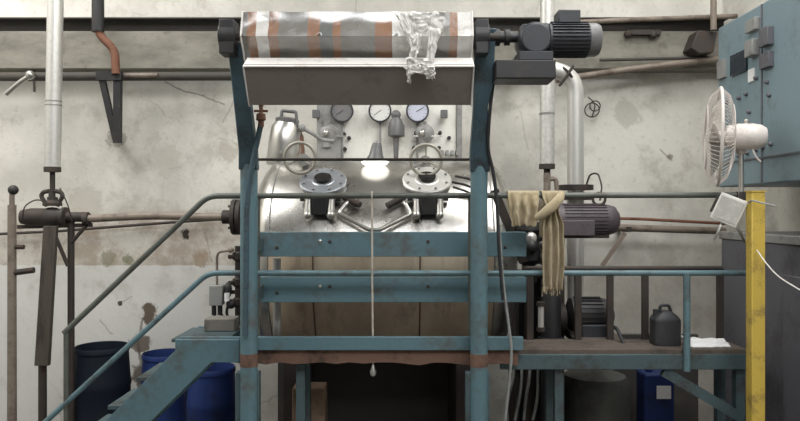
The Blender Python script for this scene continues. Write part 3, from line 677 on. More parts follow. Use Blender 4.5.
# ------------------------------------------------------------------ steam line at the left
dl = 6.1
lp = thing('steam_pipe', 'upright aluminium clad pipe with rusty stop valve at the far left', 'pipe', W(52, 236, dl))
MB().cyl(W(52.5, 168, dl), W(56, -30, dl), S(7.6, dl), seg=28).build('cladding', 'clad', lp)
for py, px in ((105, 53.6), (101, 53.7)):
    MB().cyl(W(px, py + 1, dl), W(px, py, dl), S(7.9, dl), seg=28).build('band', 'grey', lp)
MB().cyl(W(52.5, 172, dl), W(52.5, 167, dl), S(8, dl), seg=20).cyl(W(52.5, 192, dl), W(52.5, 170, dl), S(2.6, dl), seg=12).build('spindle', 'iron', lp)
vv_ = MB()
vv_.lathe(W(52.5, 206, dl), (0, 0, 1), [(0, S(9, dl)), (S(3, dl), S(9, dl)), (S(6, dl), S(5, dl)), (S(9, dl), S(5, dl))], 20)
for sx in (-1, 1):
    vv_.tube([W(52 + sx * 5, 206, dl), W(52 + sx * 11, 196, dl), W(52 + sx * 9, 192, dl), W(52 + sx * 3, 191, dl)], S(2.2, dl), 8, 0.03, 3)
vv_.cyl(W(52, 200, dl), W(52, 190, dl), S(3.2, dl)).ball(W(52, 217, dl), S(11, dl), (1.2, 1, 0.9))
vv_.lathe(W(22, 217, dl), (1, 0, 0), [(0, S(7, dl)), (S(5, dl), S(8, dl)), (S(10, dl), S(9, dl)), (S(40, dl), S(8.5, dl)), (S(41, dl), S(10, dl)), (S(44, dl), S(10, dl)), (S(45, dl), S(5, dl)), (S(66, dl), S(5, dl))], 20)
vv_.build('stop_valve', 'iron', lp)

fp = thing('feed_pipe', 'brown horizontal pipe from the rusty valve to the vessel end nozzle', 'pipe', W(160, 220, dl))
MB().tube([W(84, 219, dl), W(150, 215.5, dl - .02), W(205, 217, 6.02), W(225, 217, 6.0)], S(4, dl), 12, 0.2).build('pipe', 'brownpipe', fp)
MB().cyl(W(84, 219, dl), W(89, 218.7, dl), S(6.5, dl), seg=16).build('collar', 'iron', fp)
tag(MB().tube([W(-20, 235, 6.93), W(60, 231, 6.93), W(170, 222.5, 6.93), W(225, 219, 6.93)], S(1.4, 6.93), 8).build('wall_conduit', 'iron'), 'thin dark conduit sloping along the stained back wall at left', 'conduit')

ps = thing('pipe_stand', 'dark iron stand with slanting braces under the rusty valve', 'stand', (W(70, 0, dl).x, dl, 0))
x = W(70, 0, dl).x
MB().cyl((x, dl + 0.02, 0), (x, dl + 0.02, W(0, 222, dl).z), S(3.3, dl), seg=14).build('post', 'iron', ps)
MB().bar(W(18, 227, dl + .02), W(92, 225, dl + .02), 0.035, 0.035).build('beam', 'iron', ps)
MB().tube([W(52, 228, dl), W(68, 266, dl)], S(2, dl), 8).build('brace', 'iron', ps)
MB().tube([W(86, 226, dl), W(72, 242, dl)], S(2, dl), 8).build('brace', 'iron', ps)
bd = MB(); bd.prism([W(43, 226, 5.95), W(56, 226, 5.95), W(48, 366, 5.95), W(34, 366, 5.95)], (0, 0.05, 0))
tag(bd.build('wooden_plank', 'wood', bevel=0.005), 'weathered grey plank hanging below the rusty valve at far left', 'plank')
tag(MB().cyl((W(42, 0, 6.05).x, 6.06, 0), (W(42, 0, 6.05).x, 6.06, W(0, 352, 6.05).z), S(4, 6.05), seg=14).build('iron_stub', 'iron'), 'short dark iron stub standing under the weathered plank', 'post')
ep = thing('rusty_post', 'rusty upright post with black knob at the very left edge', 'post', (W(13, 0, 5.6).x, 5.6, 0))
x = W(12, 0, 5.6).x
MB().cyl((x, 5.6, 0), (x, 5.6, W(0, 205, 5.6).z), S(4.5, 5.6), S(4, 5.6), 16).cyl((x, 5.6, W(0, 206, 5.6).z), (x, 5.6, W(0, 194, 5.6).z), S(2.5, 5.6)).build('post', 'brownpipe', ep)
MB().ball((x + 0.01, 5.6, W(0, 190, 5.6).z), S(5, 5.6)).build('knob', 'black', ep)
MB().tube([W(14, 247, 5.6), W(24, 247, 5.6)], S(2.4, 5.6), 8).build('side_stub', 'iron', ep)
MB().tube([W(12, 273, 5.6), W(34, 270, 5.6)], S(3, 5.6), 8).build('side_stub', 'iron', ep)
tag(MB().tube([W(22, 222, 5.98), W(24, 206, 5.95), W(36, 199, 5.95), W(47, 202, 6.0)], 0.006, 6, 0.05).tube([W(60, 188, 5.98), W(68, 205, 5.95), W(72, 222, 6.0)], 0.006, 6, 0.05).build('signal_wire', 'iron'), 'thin wire looped round the rusty valve at far left', 'wire')

# overhead pipes and bracket on the back wall
op = thing('overhead_pipe', 'long dark pipe along the back wall left of the reel', 'pipe', W(120, 80, 6.7))
MB().cyl(W(-150, 77, 6.7), W(300, 76, 6.7), S(4.4, 6.7), seg=14).build('pipe', 'beam_dark', op)
MB().cyl(W(116, 75.5, 6.66), W(158, 75.5, 6.66), S(2.5, 6.66), seg=12).build('sleeve', 'brownpipe', op)
tp = thing('drain_tap', 'small pale tap on a bent pipe at the upper left corner', 'tap', W(24, 85, 6.5))
MB().tube([W(6, 94, 6.5), W(20, 82, 6.5), W(30, 76, 6.5), W(34, 75, 6.6)], S(2.6, 6.5), 10, 0.05).ball(W(30, 75, 6.5), S(4.5, 6.5)).build('body', 'chrome', tp)
MB().cyl(W(34, 75, 6.55), W(34, 75, 7.0), S(2.2, 6.5), seg=10).build('wall_pipe', 'iron', tp)
MB().cyl(W(34, 80, 6.5), W(34.5, 92, 6.5), S(1.2, 6.5), seg=8).build('lever', 'iron', tp)
wb = thing('wall_bracket', 'black iron bracket with slanting strut hanging on the back wall', 'bracket', W(117, 142, 6.72))
MB().bar(W(118, 74, 6.62), W(117.5, 143, 6.62), S(7, 6.62), 0.06).build('hanger', 'black', wb)
MB().bar(W(101, 74, 6.62), W(116, 140, 6.62), S(5.5, 6.62), 0.05).build('strut', 'black', wb)
MB().bar(W(97, 76, 6.6), W(122, 76, 6.6), S(9, 6.62), 0.05).build('cross_piece', 'black', wb)
MB().bar(W(117.5, 139, 6.62), W(117.5, 139, 7.0), S(5, 6.62), 0.03).build('wall_tie', 'black', wb)
rp = thing('rust_pipe', 'red rusty pipe with an offset bend above the black bracket', 'pipe', W(114, 75, 6.65))
MB().tube([W(98, 5, 6.58), W(98, 34, 6.58), W(115, 50, 6.58), W(116, 74, 6.58)], S(4, 6.58), 12, 0.08).build('pipe', 'rust', rp)
MB().cyl(W(98, -5, 6.58), W(98, 32, 6.58), S(6, 6.58), seg=12).build('upper_sleeve', 'black', rp)
for nm, pts, r, mt, lb in [('service_pipe', [(556, 80), (632, 69), (760, 54)], 3.2, 'brownpipe', 'brown sloping pipe on the back wall behind the control cabinet'),
                       ('vapour_pipe', [(600, 60), (690, 58), (760, 57)], 1.6, 'beam_dark', 'thinner dark pipe just above the brown sloping pipe')]:
    dd = 6.72 if r > 2 else 6.74
    tag(MB().tube([W(*p, dd) for p in pts], S(r, dd), 12).build(nm, mt), lb, 'pipe')
tag(MB().tube([W(560, 23, 6.7), W(640, 19.5, 6.7), W(770, 15, 6.7)], S(2.5, 6.7), 10).build('roof_conduit', 'brownpipe'), 'thin conduit near the top of the back wall above the motor', 'conduit')
ck = thing('wall_clamp', 'dark clamp bar fixed to the concrete beam right of the motor', 'clamp', W(640, 37, 6.75))
MB().box(W(644, 33, 6.77), (S(32, 6.77), 0.07, S(5, 6.77))).build('bar', 'iron', ck, bevel=0.004)
MB().ball(W(628, 34, 6.76), S(4, 6.76)).ball(W(653, 35, 6.76), S(4, 6.76)).build('lug', 'iron', ck)
jb_ = MB(); jb_.prism([W(691, 48, 6.6), W(698, 30, 6.6), W(718, 32, 6.6), W(714, 52, 6.6), W(700, 54, 6.6)], (0, 0.4, 0))
tag(jb_.build('wall_box', 'iron', bevel=0.01), 'dark skewed box on the back wall beside the control cabinet', 'box')
tag(MB().cyl(W(713.5, -10, 6.55), W(713.5, 30, 6.55), S(3, 6.55), seg=12).build('drop_pipe', 'brownpipe'), 'short pale drop pipe above the dark wall box', 'pipe')
wl = MB()
for k, (px, py, r) in enumerate(((592, 110, 7), (595, 106, 5))):
    wl.ring(W(px, py, 6.93), (0.3, 1, 0.1 * k), S(r, 6.93), 0.006, 24, 6)
wl.tube([W(588, 97, 6.93), W(596, 104, 6.93), W(592, 117, 6.93)], 0.006, 6, 0.05)
tag(wl.build('wire_coil', 'iron'), 'small coil of wire on the wall right of the thick bent pipe', 'wire')

# ------------------------------------------------------------------ pipes right of the frame
dr = 5.8
rpz = thing('condensate_pipe', 'slimmer aluminium clad pipe with flanged valve between frame and bent pipe', 'pipe', (W(546, 0, dr).x, dr, 0))
MB().cyl(W(547, 165, dr), W(547.5, -20, dr), S(7.3, dr), seg=28).build('cladding', 'clad', rpz)
MB().cyl(W(547, 115, dr), W(547, 113, dr), S(7.6, dr), seg=28).build('band', 'grey', rpz)
MB().cyl(W(547, 169, dr), W(547, 164, dr), S(8, dr), seg=20).cyl(W(547, 176, dr), W(547, 168, dr), S(3.2, dr)).build('end_flange', 'iron', rpz)
rv = MB().lathe(W(547, 235, dr), (0, 0, 1), [(0, S(7, dr)), (S(20, dr), S(7, dr)), (S(32, dr), S(9, dr)), (S(38, dr), S(6, dr)), (S(44, dr), S(3.5, dr)), (S(62, dr), S(3.5, dr))], 20)
rv.tube([W(547, 180, dr), W(556, 178, dr), W(557, 192, dr), W(557, 205, dr)], S(2.4, dr), 8, 0.05).build('control_valve', 'brownpipe', rpz)
MB().cyl((W(545, 0, dr).x, dr, 0), W(545, 240, dr), S(4, dr), seg=16).build('riser', 'clad', rpz)
for py in (247, 262, 276, 300, 334): MB().cyl(W(545, py + 2, dr), W(545, py - 2, dr), S(7.5, dr), seg=16).build('flange', 'iron', rpz)

bp = thing('bent_pipe', 'thick silver clad pipe with a bend at the top under the motor bracket', 'pipe', (W(576, 0, 6.0).x, 6.0, 0))
d6 = 6.0
MB().tube([Vector((W(575.5, 0, d6).x, d6, 0)), W(575.5, 76, d6), W(540, 66, d6), W(512, 72, d6), W(512, 72, 6.98)], S(8.2, d6), 24, 0.26, 10).build('pipe', 'clad', bp)
MB().cyl(W(576, 190, d6), W(576, 185, d6), S(17, d6), seg=28).build('flange', 'iron', bp)
MB().cyl(W(576, 200, d6), W(576, 196, d6), S(15, d6), seg=28).build('flange', 'iron', bp)
MB().ring(W(566, 74, d6), (1, 0, 0.9), S(9.5, d6), 0.012, 24, 8).tube([W(573, 66, 5.92), W(567, 76, 5.9), W(559, 86, 5.92)], 0.012, 8).build('tie_strap', 'iron', bp)

pmz = thing('circulation_motor', 'dusty plum motor lying behind the top rail beside the beige cloth', 'motor', (W(588, 0, 5.4).x, 5.4, W(0, 236, 5.4).z))
d = 5.4; zc = W(0, 220, d).z
MB().lathe((W(552, 0, d).x, d, zc), (1, 0, 0), [(0, S(12, d)), (S(4, d), S(15.5, d)), (S(55, d), S(15.5, d)), (S(62, d), S(13.5, d)), (S(66, d), S(8, d))], 36).build('motor_body', 'plum', pmz)
fm = MB()
for k in range(28):
    a = 2 * math.pi * k / 28; u = Vector((0, math.cos(a), math.sin(a)))
    fm.bar(Vector((W(562, 0, d).x, d, zc)) + u * S(15.8, d), Vector((W(604, 0, d).x, d, zc)) + u * S(15.8, d), 0.005, 0.012, u)
fm.build('cooling_fins', 'plum', pmz)
MB().ring(W(599, 199, d), (0.2, 1, 0), S(6, d), S(1.4, d), 20, 8).build('lifting_eye', 'iron', pmz)
MB().box(W(576, 228, d - 0.13), (S(34, d), 0.09, S(15, d))).build('terminal_box', 'plum', pmz, bevel=0.006)
sp = MB()
sp.box((W(555, 0, d).x, d, (W(0, 234, d).z) / 2), (0.12, 0.12, W(0, 234, d).z)).box((W(578, 0, d).x, d, W(0, 236, d).z), (S(58, d), 0.12, 0.03))
sp.build('stand', 'iron', pmz)
tag(MB().tube([W(586, 186, 5.9), W(590, 174, 5.88), W(598, 173, 5.86), W(602, 186, 5.8), W(600, 200, 5.55)], 0.008, 6, 0.06).build('sensor_wire', 'iron'), 'thin wire arching above the plum motor', 'wire')

vc = thing('valve_cluster', 'greasy dark valve cluster under the beige cloth right of the frame', 'valve', (W(528, 0, 5.5).x, 5.5, 0))
d = 5.5
q = MB(); q.lathe(W(529, 222, d), (0, 0, -1), [(0, S(14, d)), (S(8, d), S(15, d)), (S(14, d), S(9, d)), (S(28, d), S(12, d)), (S(38, d), S(12, d)), (S(44, d), S(6, d)), (S(60, d), S(8, d))], 20).ball(W(531, 246, d - 0.12), S(7, d)).box(W(518, 248, d), (S(14, d), 0.12, S(24, d)))
q.build('body', 'black', vc, bevel=0.004)
MB().cyl((W(529, 0, d).x, d, 0), W(529, 275, d), S(5, d), seg=14).build('riser', 'iron', vc)
MB().cyl((W(556, 0, d).x, d, 0), W(556, 240, d), S(4.5, d), seg=14).tube([W(556, 242, d), W(550, 232, d), W(535, 240, d)], S(4, d), 10, 0.05).build('side_riser', 'iron', vc)
MB().lathe(W(531, 238, d - 0.115), (0, -1, 0), [(0, S(6, d)), (0.03, S(5, d)), (0.04, S(2, d))], 16).build('drain_plug', 'chrome', vc)
for py in (244, 256, 268): MB().ball(W(543.5, py, d - .1), S(3.5, d)).build('union_nut', 'chrome', vc)
MB().cyl(W(543.5, 240, d - .1), W(543.5, 272, d - .1), S(2, d), seg=10).build('drain_tube', 'iron', vc)
pr_ = thing('pipe_prop', 'dark square prop beside the vessel end behind the walkway', 'prop', (W(515, 0, 5.6).x, 5.6, 0))
MB().box((W(512, 0, 5.6).x, 5.6, W(0, 222, 5.6).z / 2), (0.05, 0.05, W(0, 222, 5.6).z)).build('upright', 'iron', pr_)
MB().bar(W(512, 224, 5.6), W(534, 224, 5.6), 0.05, 0.05).build('arm', 'iron', pr_)

tag(MB().tube([W(556, 224, 7.0), W(556, 224, 6.7), W(630, 228, 6.7), W(725, 231, 6.7)], S(3.6, 6.7), 14).build('return_pipe', 'brownpipe'), 'dull brown pipe along the wall right of the plum motor', 'pipe')
tag(MB().tube([W(556, 217, 7.0), W(556, 217, 6.8), W(640, 219, 6.8), W(725, 223.5, 6.8)], S(1.6, 6.8), 8).build('thin_pipe', 'rust'), 'thin reddish pipe just above the dull brown wall pipe', 'pipe')
sb = thing('pipe_strut', 'slanting iron strut under the dull brown wall pipe', 'strut', W(604, 266, 6.7))
MB().bar(W(602, 266, 6.68), W(625, 233, 6.68), 0.035, 0.035).build('bar', 'brownpipe', sb)
MB().box(W(623, 229, 6.84), (0.05, 0.36, 0.05)).build('wall_lug', 'iron', sb)
hx = thing('heat_exchanger', 'dark greasy upright cylinder hidden behind the hanging rag', 'heat exchanger', (W(550, 0, 5.2).x, 5.2, ZD))
MB().lathe((W(551, 0, 5.22).x, 5.22, 0), (0, 0, 1), [(0, S(10, 5.2)), (W(0, 345, 5.2).z, S(10, 5.2)), (W(0, 344, 5.2).z, S(13, 5.2)), (W(0, 338, 5.2).z, S(13, 5.2)), (W(0, 337, 5.2).z, S(10, 5.2)), (W(0, 288, 5.2).z, S(10, 5.2)), (W(0, 280, 5.2).z, S(7, 5.2)), (W(0, 250, 5.2).z, S(7, 5.2))], 24).build('body', 'black', hx)
MB().cyl(W(541, 328, 5.1), W(541, 306, 5.1), S(3, 5.1), seg=14).build('sight_tube', 'clad', hx)
MB().cyl(W(541, 331, 5.1), W(541, 327, 5.1), S(4.5, 5.1), seg=14).build('tube_fitting', 'iron', hx)
MB().cyl(W(541, 306, 5.1), W(541, 302, 5.1), S(4.5, 5.1), seg=14).build('tube_fitting', 'iron', hx)

MB().bar(W(494, 190, 5.0), W(523, 262, 5.05), S(8, 5), 0.05).build('slanting_strut', 'iron', pr_)
ob = thing('shade_box', 'dark box standing in for shade beside the vessel end behind the balusters', 'box', (1.13, 6.0, 0))  # filler block added to darken the gap beside the vessel end
MB().box((1.135, 6.0, W(0, 274, 5.9).z / 2), (0.23, 0.22, W(0, 274, 5.9).z)).build('housing', 'black', ob, bevel=0.01)  # body of the added block standing in for shade
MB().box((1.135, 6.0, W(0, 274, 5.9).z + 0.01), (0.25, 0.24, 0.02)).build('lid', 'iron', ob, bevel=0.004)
mn = thing('valve_manifold', 'dark valve manifold with small fittings at the left vessel end behind the post', 'valve', W(238, 338, 5.42))
MB().tube([W(238, 338, 5.42), W(238, 246, 5.42)], S(3, 5.42), 12).build('pipe', 'iron', mn)
for py in (256, 282, 302, 322):
    MB().lathe(W(238, py + 5, 5.42), (0, 0, 1), [(0, S(3, 5.4)), (S(2, 5.4), S(5.5, 5.4)), (S(8, 5.4), S(5.5, 5.4)), (S(10, 5.4), S(3, 5.4))], 14).cyl(W(238, py, 5.42), W(229, py + 1, 5.36), S(2.2, 5.4), seg=10).build('fitting', 'iron', mn)
MB().tube([W(229, 303, 5.36), W(226, 312, 5.34), W(230, 322, 5.34), W(228, 336, 5.3)], S(1.4, 5.4), 8, 0.04).build('hose', 'rubber', mn)
MB().bar(W(238, 292, 5.42), Vector((VX0 - 0.1, 5.5, W(238, 292, 5.42).z)), 0.03, 0.03, (0, 0, 1)).build('mount', 'iron', mn)

# hoses along the right post
tag(MB().tube([W(497, 62, 4.32), W(492, 90, 4.3), W(489, 120, 4.32), W(487.5, 150, 4.40), W(493, 170, 4.44), W(497, 200, 4.46), W(499, 250, 4.48), W(503, 300, 4.5)], S(1.8, 4.4), 8, 0.1).build('motor_cable', 'rubber'), 'black cable running down the right blue post from the motor bracket', 'cable')
tag(MB().tube([W(499, 225, 4.56), W(502, 275, 4.55), W(506, 305, 4.54), W(512, 350, 4.54), W(510, 375, 4.54), W(505, 420, 4.54)], S(1.5, 4.54), 8, 0.15).build('grey_hose', 'cable_grey'), 'pale grey hose hanging beside the right blue post', 'hose')
hs = MB()
for k in range(4):
    hs.tube([W(506 + 9 * k, 420, 5.2), W(508 + 9 * k + 3 * (k % 2), 396, 5.15 + .03 * k), W(514 + 8 * k, 376, 5.2 + .03 * k), W(512 + 9 * k, 352, 5.3 + .03 * k)], S(1.6, 5.2), 8, 0.12)
tag(hs.build('hose_bundle', 'cable_grey'), 'tangle of grey hoses under the walkway right of the frame', 'hose')

# pump on the walkway
pu = thing('feed_pump', 'squat black pump motor standing on the walkway behind the dark balusters', 'pump', (W(592, 0, 5.3).x, 5.3, 0))
d = 5.3; zc = ZD + S(17, d) + 0.012
MB().lathe((W(566, 0, d).x, d, zc), (1, 0, 0), [(0, S(9, d)), (S(4, d), S(17, d)), (S(36, d), S(17, d)), (S(43, d), S(15, d)), (S(47, d), S(6, d))], 32).build('motor_body', 'black', pu)
fm = MB()
for k in range(24):
    a = 2 * math.pi * k / 24; u = Vector((0, math.cos(a), math.sin(a)))
    fm.bar(Vector((W(574, 0, d).x, d, zc)) + u * S(17.3, d), Vector((W(600, 0, d).x, d, zc)) + u * S(17.3, d), 0.005, 0.014, u)
fm.build('cooling_fins', 'black', pu)
MB().box(W(596, 333, d - 0.12), (S(30, d), 0.1, S(17, d))).build('terminal_box', 'motor', pu, bevel=0.006)
MB().lathe((W(556, 0, d).x, d, zc - 0.02), (1, 0, 0), [(0, S(12, d)), (S(8, d), S(14, d)), (S(10, d), S(8, d)), (S(14, d), S(8, d))], 24).build('pump_head', 'iron', pu)
zz = zc - S(17, d)
MB().box((W(587, 0, d).x, d, (zz + ZD) / 2 + 0.01), (S(40, d), 0.2, max(0.02, zz - ZD + 0.02))).build('foot', 'iron', pu)
tag(MB().tube([W(611, 326, 5.12), W(617, 328, 5.0), W(622, 340, 4.93), W(627, 348, 4.9)], S(1.8, 5), 8, 0.08).build('power_lead', 'rubber'), 'short black lead curling from the black pump onto the boards', 'cable')

# jerry can, papers on the walkway
jc = thing('jerry_can', 'charcoal plastic jerry can with top handle on the walkway boards', 'jerry can', (W(665, 0, 4.87).x, 4.87, ZD))
d = 4.87; s_ = S(1, d); cx = W(665, 0, d).x; h = S(33, d); wd = S(27, d)
def can(u, v):
    a = 2 * math.pi * u; zv = v
    ex = abs(math.cos(a)) ** 0.45 * (1 if math.cos(a) > 0 else -1); ey = abs(math.sin(a)) ** 0.45 * (1 if math.sin(a) > 0 else -1)
    k = 1.0 if zv < 0.72 else 1 - 0.62 * ((zv - 0.72) / 0.28) ** 1.8
    k *= 0.96 + 0.04 * min(1, zv / 0.05)
    return (cx + wd / 2 * k * ex, d + 0.08 * (k * 0.6 + 0.4) * ey, ZD + 0.001 + h * zv)
cm = MB().grid(can, 40, 24)
cm.prism([can(k / 40, 1) for k in range(40)], (0, 0, 0.002)); cm.prism([can(k / 40, 0) for k in range(40)], (0, 0, -0.001))
cm.build('body', 'jerry', jc)
MB().tube([(cx - s_ * 5, d, ZD + h * 0.96), (cx - s_ * 5, d, ZD + h + s_ * 6), (cx + s_ * 4, d, ZD + h + s_ * 6), (cx + s_ * 6, d, ZD + h * 0.96)], s_ * 1.6, 10, 0.02).build('handle', 'jerry', jc)
MB().cyl((cx - s_ * 9, d, ZD + h * 0.88), (cx - s_ * 9, d, ZD + h + s_ * 2), s_ * 3, seg=16).build('cap', 'jerry', jc)
def sheet(u, v):
    p = W(690 + 44 * u + 3 * v, 351 - 6.5 * v, DP); q = Vector((p.x, 4.74 + 0.16 * v, ZD + 0.006 + 0.030 * v * (1 - u * 0.2) + 0.012 * mnoise.noise(Vector((u * 5, v * 4, 1)))))
    q.z += 0.02 * max(0, 0.12 - u) / 0.12; q.z = max(q.z, ZD + 0.004); return q
tag(MB().grid(sheet, 24, 10).build('folded_cloth', 'paper', solid=0.012), 'folded white sheet lying on the boards near the yellow post', 'cloth')

# under the walkway
tk = thing('grey_tank', 'grey cylindrical tank in shadow under the walkway', 'tank', (W(595, 0, 5.55).x, 5.55, 0))
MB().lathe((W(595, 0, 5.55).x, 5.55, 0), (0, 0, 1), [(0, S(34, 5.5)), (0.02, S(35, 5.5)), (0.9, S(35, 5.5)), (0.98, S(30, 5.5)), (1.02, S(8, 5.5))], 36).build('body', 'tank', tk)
MB().ring((W(595, 0, 5.55).x, 5.55, 0.6), (0, 0, 1), S(35.3, 5.5), 0.012, 36, 8).build('hoop', 'grey', tk)
cn = thing('blue_canister', 'small blue canister with white label under the walkway', 'canister', (W(655, 0, 5.4).x, 5.4, 0))
x = W(655, 0, 5.4).x; zt = W(0, 371, 5.4).z
MB().box((x, 5.4, zt / 2), (S(30, 5.4), 0.2, zt)).cyl((x - 0.05, 5.4, zt - 0.01), (x - 0.05, 5.4, zt + 0.03), 0.03).build('body', 'drum_bright', cn, bevel=0.02)
MB().box((x + 0.03, 5.297, zt - 0.14), (S(14, 5.4), 0.004, 0.10)).build('paper_label', 'paper', cn)
ct = MB().box((W(310, 0, 5.2).x, 5.2, W(0, 385, 5.2).z / 2), (S(32, 5.2), 0.2, W(0, 385, 5.2).z))
tag(ct.build('brick_pier', 'brick', bevel=0.01), 'brown block pier in the dark under the vessel', 'pier')

tag(MB().box(((1.66 + 2.55) / 2, 5.92, 0.62), (2.55 - 1.66, 0.05, 1.24)).build('shade_screen', 'beam_dark', bevel=0.004), 'dark sheet standing in for the shade under the walkway', 'plate')  # dark sheet added to imitate the shade below the deck

# left end of the vessel: little junction box with hoses, block on the landing
jx = thing('sensor_box', 'small grey sensor box with black plugs left of the frame post', 'junction box', W(219, 305, 5.3))
d = 5.3
MB().box(W(217, 295, d), (S(13, d), 0.09, S(20, d))).build('housing', 'grey', jx, bevel=0.006)
pg = MB()
for k, (px, py) in enumerate(((214, 307), (220, 307))): pg.cyl(W(px, py - 2, d), W(px, py + 8, d), S(2.4, d), seg=10)
pg.ball(W(228, 290, d), S(5, d), (0.8, 1, 1.6)).ball(W(231, 304, d), S(5, d))
pg.build('plug', 'black', jx)
MB().tube([W(214, 314, d), W(216, 322, d + .05), W(213, 330, d), W(217, 338, d)], S(1.5, d), 8, 0.04).build('hose', 'rubber', jx)
MB().tube([W(221, 314, d), W(226, 322, d), W(231, 332, d)], S(1.5, d), 8, 0.04).build('hose', 'rubber', jx)
MB().tube([W(217, 286, d), W(217, 256, d), W(219, 252, d), W(234, 250, d + .1)], S(1.3, d), 8, 0.03).ball(W(231, 250, d + .08), S(3, d)).build('copper_loop', 'brownpipe', jx)
MB().cyl(W(227, 293, d - .04), W(227, 301, d - .04), S(2.6, d), seg=12).build('plug_tip', 'paper', jx)
MB().bar(W(222, 292, d + .02), W(250, 292, d + .45), 0.03, 0.03, (0, 0, 1)).build('mount', 'iron', jx)
lz = W(0, 340, 4.6).z
tag(MB().box((W(222, 0, 5.0).x, 5.0, lz + 0.045), (S(30, 5.0), 0.16, 0.09)).build('concrete_block', 'concrete', bevel=0.008), 'grey concrete block lying on the stair landing', 'block')

# drums
def drum(px, ytop, d, wpx, mat, label):
    p = W(px, ytop, d); r = S(wpx / 2, d); h = p.z
    t = thing('plastic_drum', label, 'drum', (p.x, d, 0), 'blue plastic drums at the foot of the back wall')
    MB().lathe((p.x, d, 0), (0, 0, 1), [(0, r * 0.9), (0.03, r * 0.96), (h * 0.3, r), (h * 0.33, r * 1.03), (h * 0.36, r), (h * 0.64, r), (h * 0.67, r * 1.03), (h * 0.7, r), (h - 0.06, r * 0.93), (h - 0.05, r * 0.97), (h - 0.02, r * 0.97), (h - 0.005, r * 0.93), (h - 0.03, r * 0.90), (h - 0.7, r * 0.9)], 40).build('body', mat, t)
    MB().cyl((p.x, d, h - 0.72), (p.x, d, h - 0.70), r * 0.9, seg=40).build('contents', 'hole', t)
drum(102, 345, 6.35, 54, 'drum', 'dark navy plastic drum standing left of the stair')
drum(165, 352, 6.55, 46, 'drum_bright', 'bright blue plastic drum between navy drum and stair landing')
drum(212, 366, 6.0, 48, 'drum_bright', 'low bright blue plastic drum under the stair landing')

# ------------------------------------------------------------------ cloths on the rail
def cloth(name, pxs, yb, ybk, label, seed, gather=None, folds=5):
    """cloth folded over the top rail; gather(v) narrows the front fall"""
    zr_ = W(0, 195, DP).z; rr = S(2.9, DP) + 0.008
    xa, xb = W(pxs[0], 0, DP).x, W(pxs[1], 0, DP).x; cx = (xa + xb) / 2
    lf, lb = zr_ - W(0, yb, DP).z, zr_ - W(0, ybk, DP).z; arc = math.pi * rr; tot = lf + lb + arc
    def fn(u, v):
        s = v * tot
        if s < lf: y, zz, k = DP - rr, zr_ - lf + s, 1 - s / lf
        elif s < lf + arc: a = (s - lf) / rr; y, zz, k = DP - rr * math.cos(a), zr_ + rr * math.sin(a), 0
        else: y, zz, k = DP + rr, zr_ - (s - lf - arc), (s - lf - arc) / lb
        front = s < lf + arc / 2
        g = gather(k) if gather else 1.0
        x = cx + (u - 0.5) * (xb - xa) * g + 0.012 * mnoise.noise(Vector((u * 2, v * 5, seed)))
        amp = (0.006 + 0.02 * min(1, k * 3)) * (-1 if front else 1)
        y += amp * (1 + math.sin(u * folds * 2 * math.pi + seed + 1.2 * mnoise.noise(Vector((u, v * 3, seed))))) + amp * 0.5 * mnoise.noise(Vector((u * 7, v * 6, seed)))
        zz += 0.02 * k * mnoise.noise(Vector((u * 5, 0, seed + 4)))
        return (x, y, zz)
    return tag(MB().grid(fn, 44, 60).build(name, 'cloth', solid=0.004), label, 'cloth', )
cloth('beige_cloth', (507, 538), 226, 215, 'wide beige cloth folded over the top rail right of the frame', 3.1, lambda k: 1.0 - 0.22 * k, 3)
c2 = cloth('beige_rag', (539, 563), 290, 235, 'long beige rag hanging knotted from the top rail beside the wider cloth', 7.7, lambda k: 0.92 - 0.42 * math.exp(-((k - 0.16) / 0.10) ** 2) - 0.12 * k, 3)
kn = MB(); c = W(549, 205, DP - 0.075)
kn.tube([W(536, 218, DP - .07), W(543, 214, DP - .1), W(553, 206, DP - .11), W(560, 198, DP - .09), W(562, 193, DP - .05)], [S(3, DP), S(4.5, DP), S(5.5, DP), S(4.5, DP), S(3, DP)], 12)
ORG[c2] = Vector(c2.location); kn.build('knot', 'cloth', c2)
fr = MB()
for k in range(9):
    px = 543 + 2.1 * k; fr.tube([W(px, 287, DP - .05), W(px + random.uniform(-1, 1), 290 + random.uniform(3, 7), DP - .05)], S(0.6, DP), 5)
fr.build('fringe', 'cloth', c2)

# ------------------------------------------------------------------ right edge: cabinets, yellow post, fan, floodlight
FX = 2.60
ccx = thing('control_cabinet', 'blue grey control cabinet with dark screen high on the right', 'control cabinet', (2.9, 4.77, CAMZ + 0.19))
MB().box(((FX + XR - 0.01) / 2, 4.77, CAMZ + 0.84), (XR - 0.01 - FX, 1.74, 1.30)).build('housing', 'cabinet', ccx, bevel=0.012)
def onface(px, py):
    dd = FX * F / (px - 400); return Vector((FX, dd, CAMZ - (py - 210.5) * dd / F))
def plate(px0, py0, px1, py1, name, mat, t=0.02, label=None):
    """py0/py1 measured at the far edge px0"""
    a = onface(px0, py0); b = onface(px0, py1); y1 = onface(px1, 100).y
    return MB().box((FX - t / 2 + 0.002, (a.y + y1) / 2, (a.z + b.z) / 2), (t, a.y - y1, a.z - b.z)).build(name, mat, ccx, bevel=min(0.004, t / 4), label=label)
plate(732, 56, 748, 77, 'screen', 'screen', 0.02)
plate(720, 62, 727, 80, 'side_meter', 'grey', 0.03)
plate(752, 42, 760, 58, 'meter', 'grey', 0.06)
plate(765, 30, 774, 48, 'meter', 'cabinet_dark', 0.05)
plate(764, 55, 774, 70, 'meter', 'cabinet_dark', 0.04)
plate(749, 70, 755, 83, 'paper_tag', 'paper', 0.012, 'white paper tag')
plate(750, 22, 760, 34, 'meter', 'grey', 0.04)
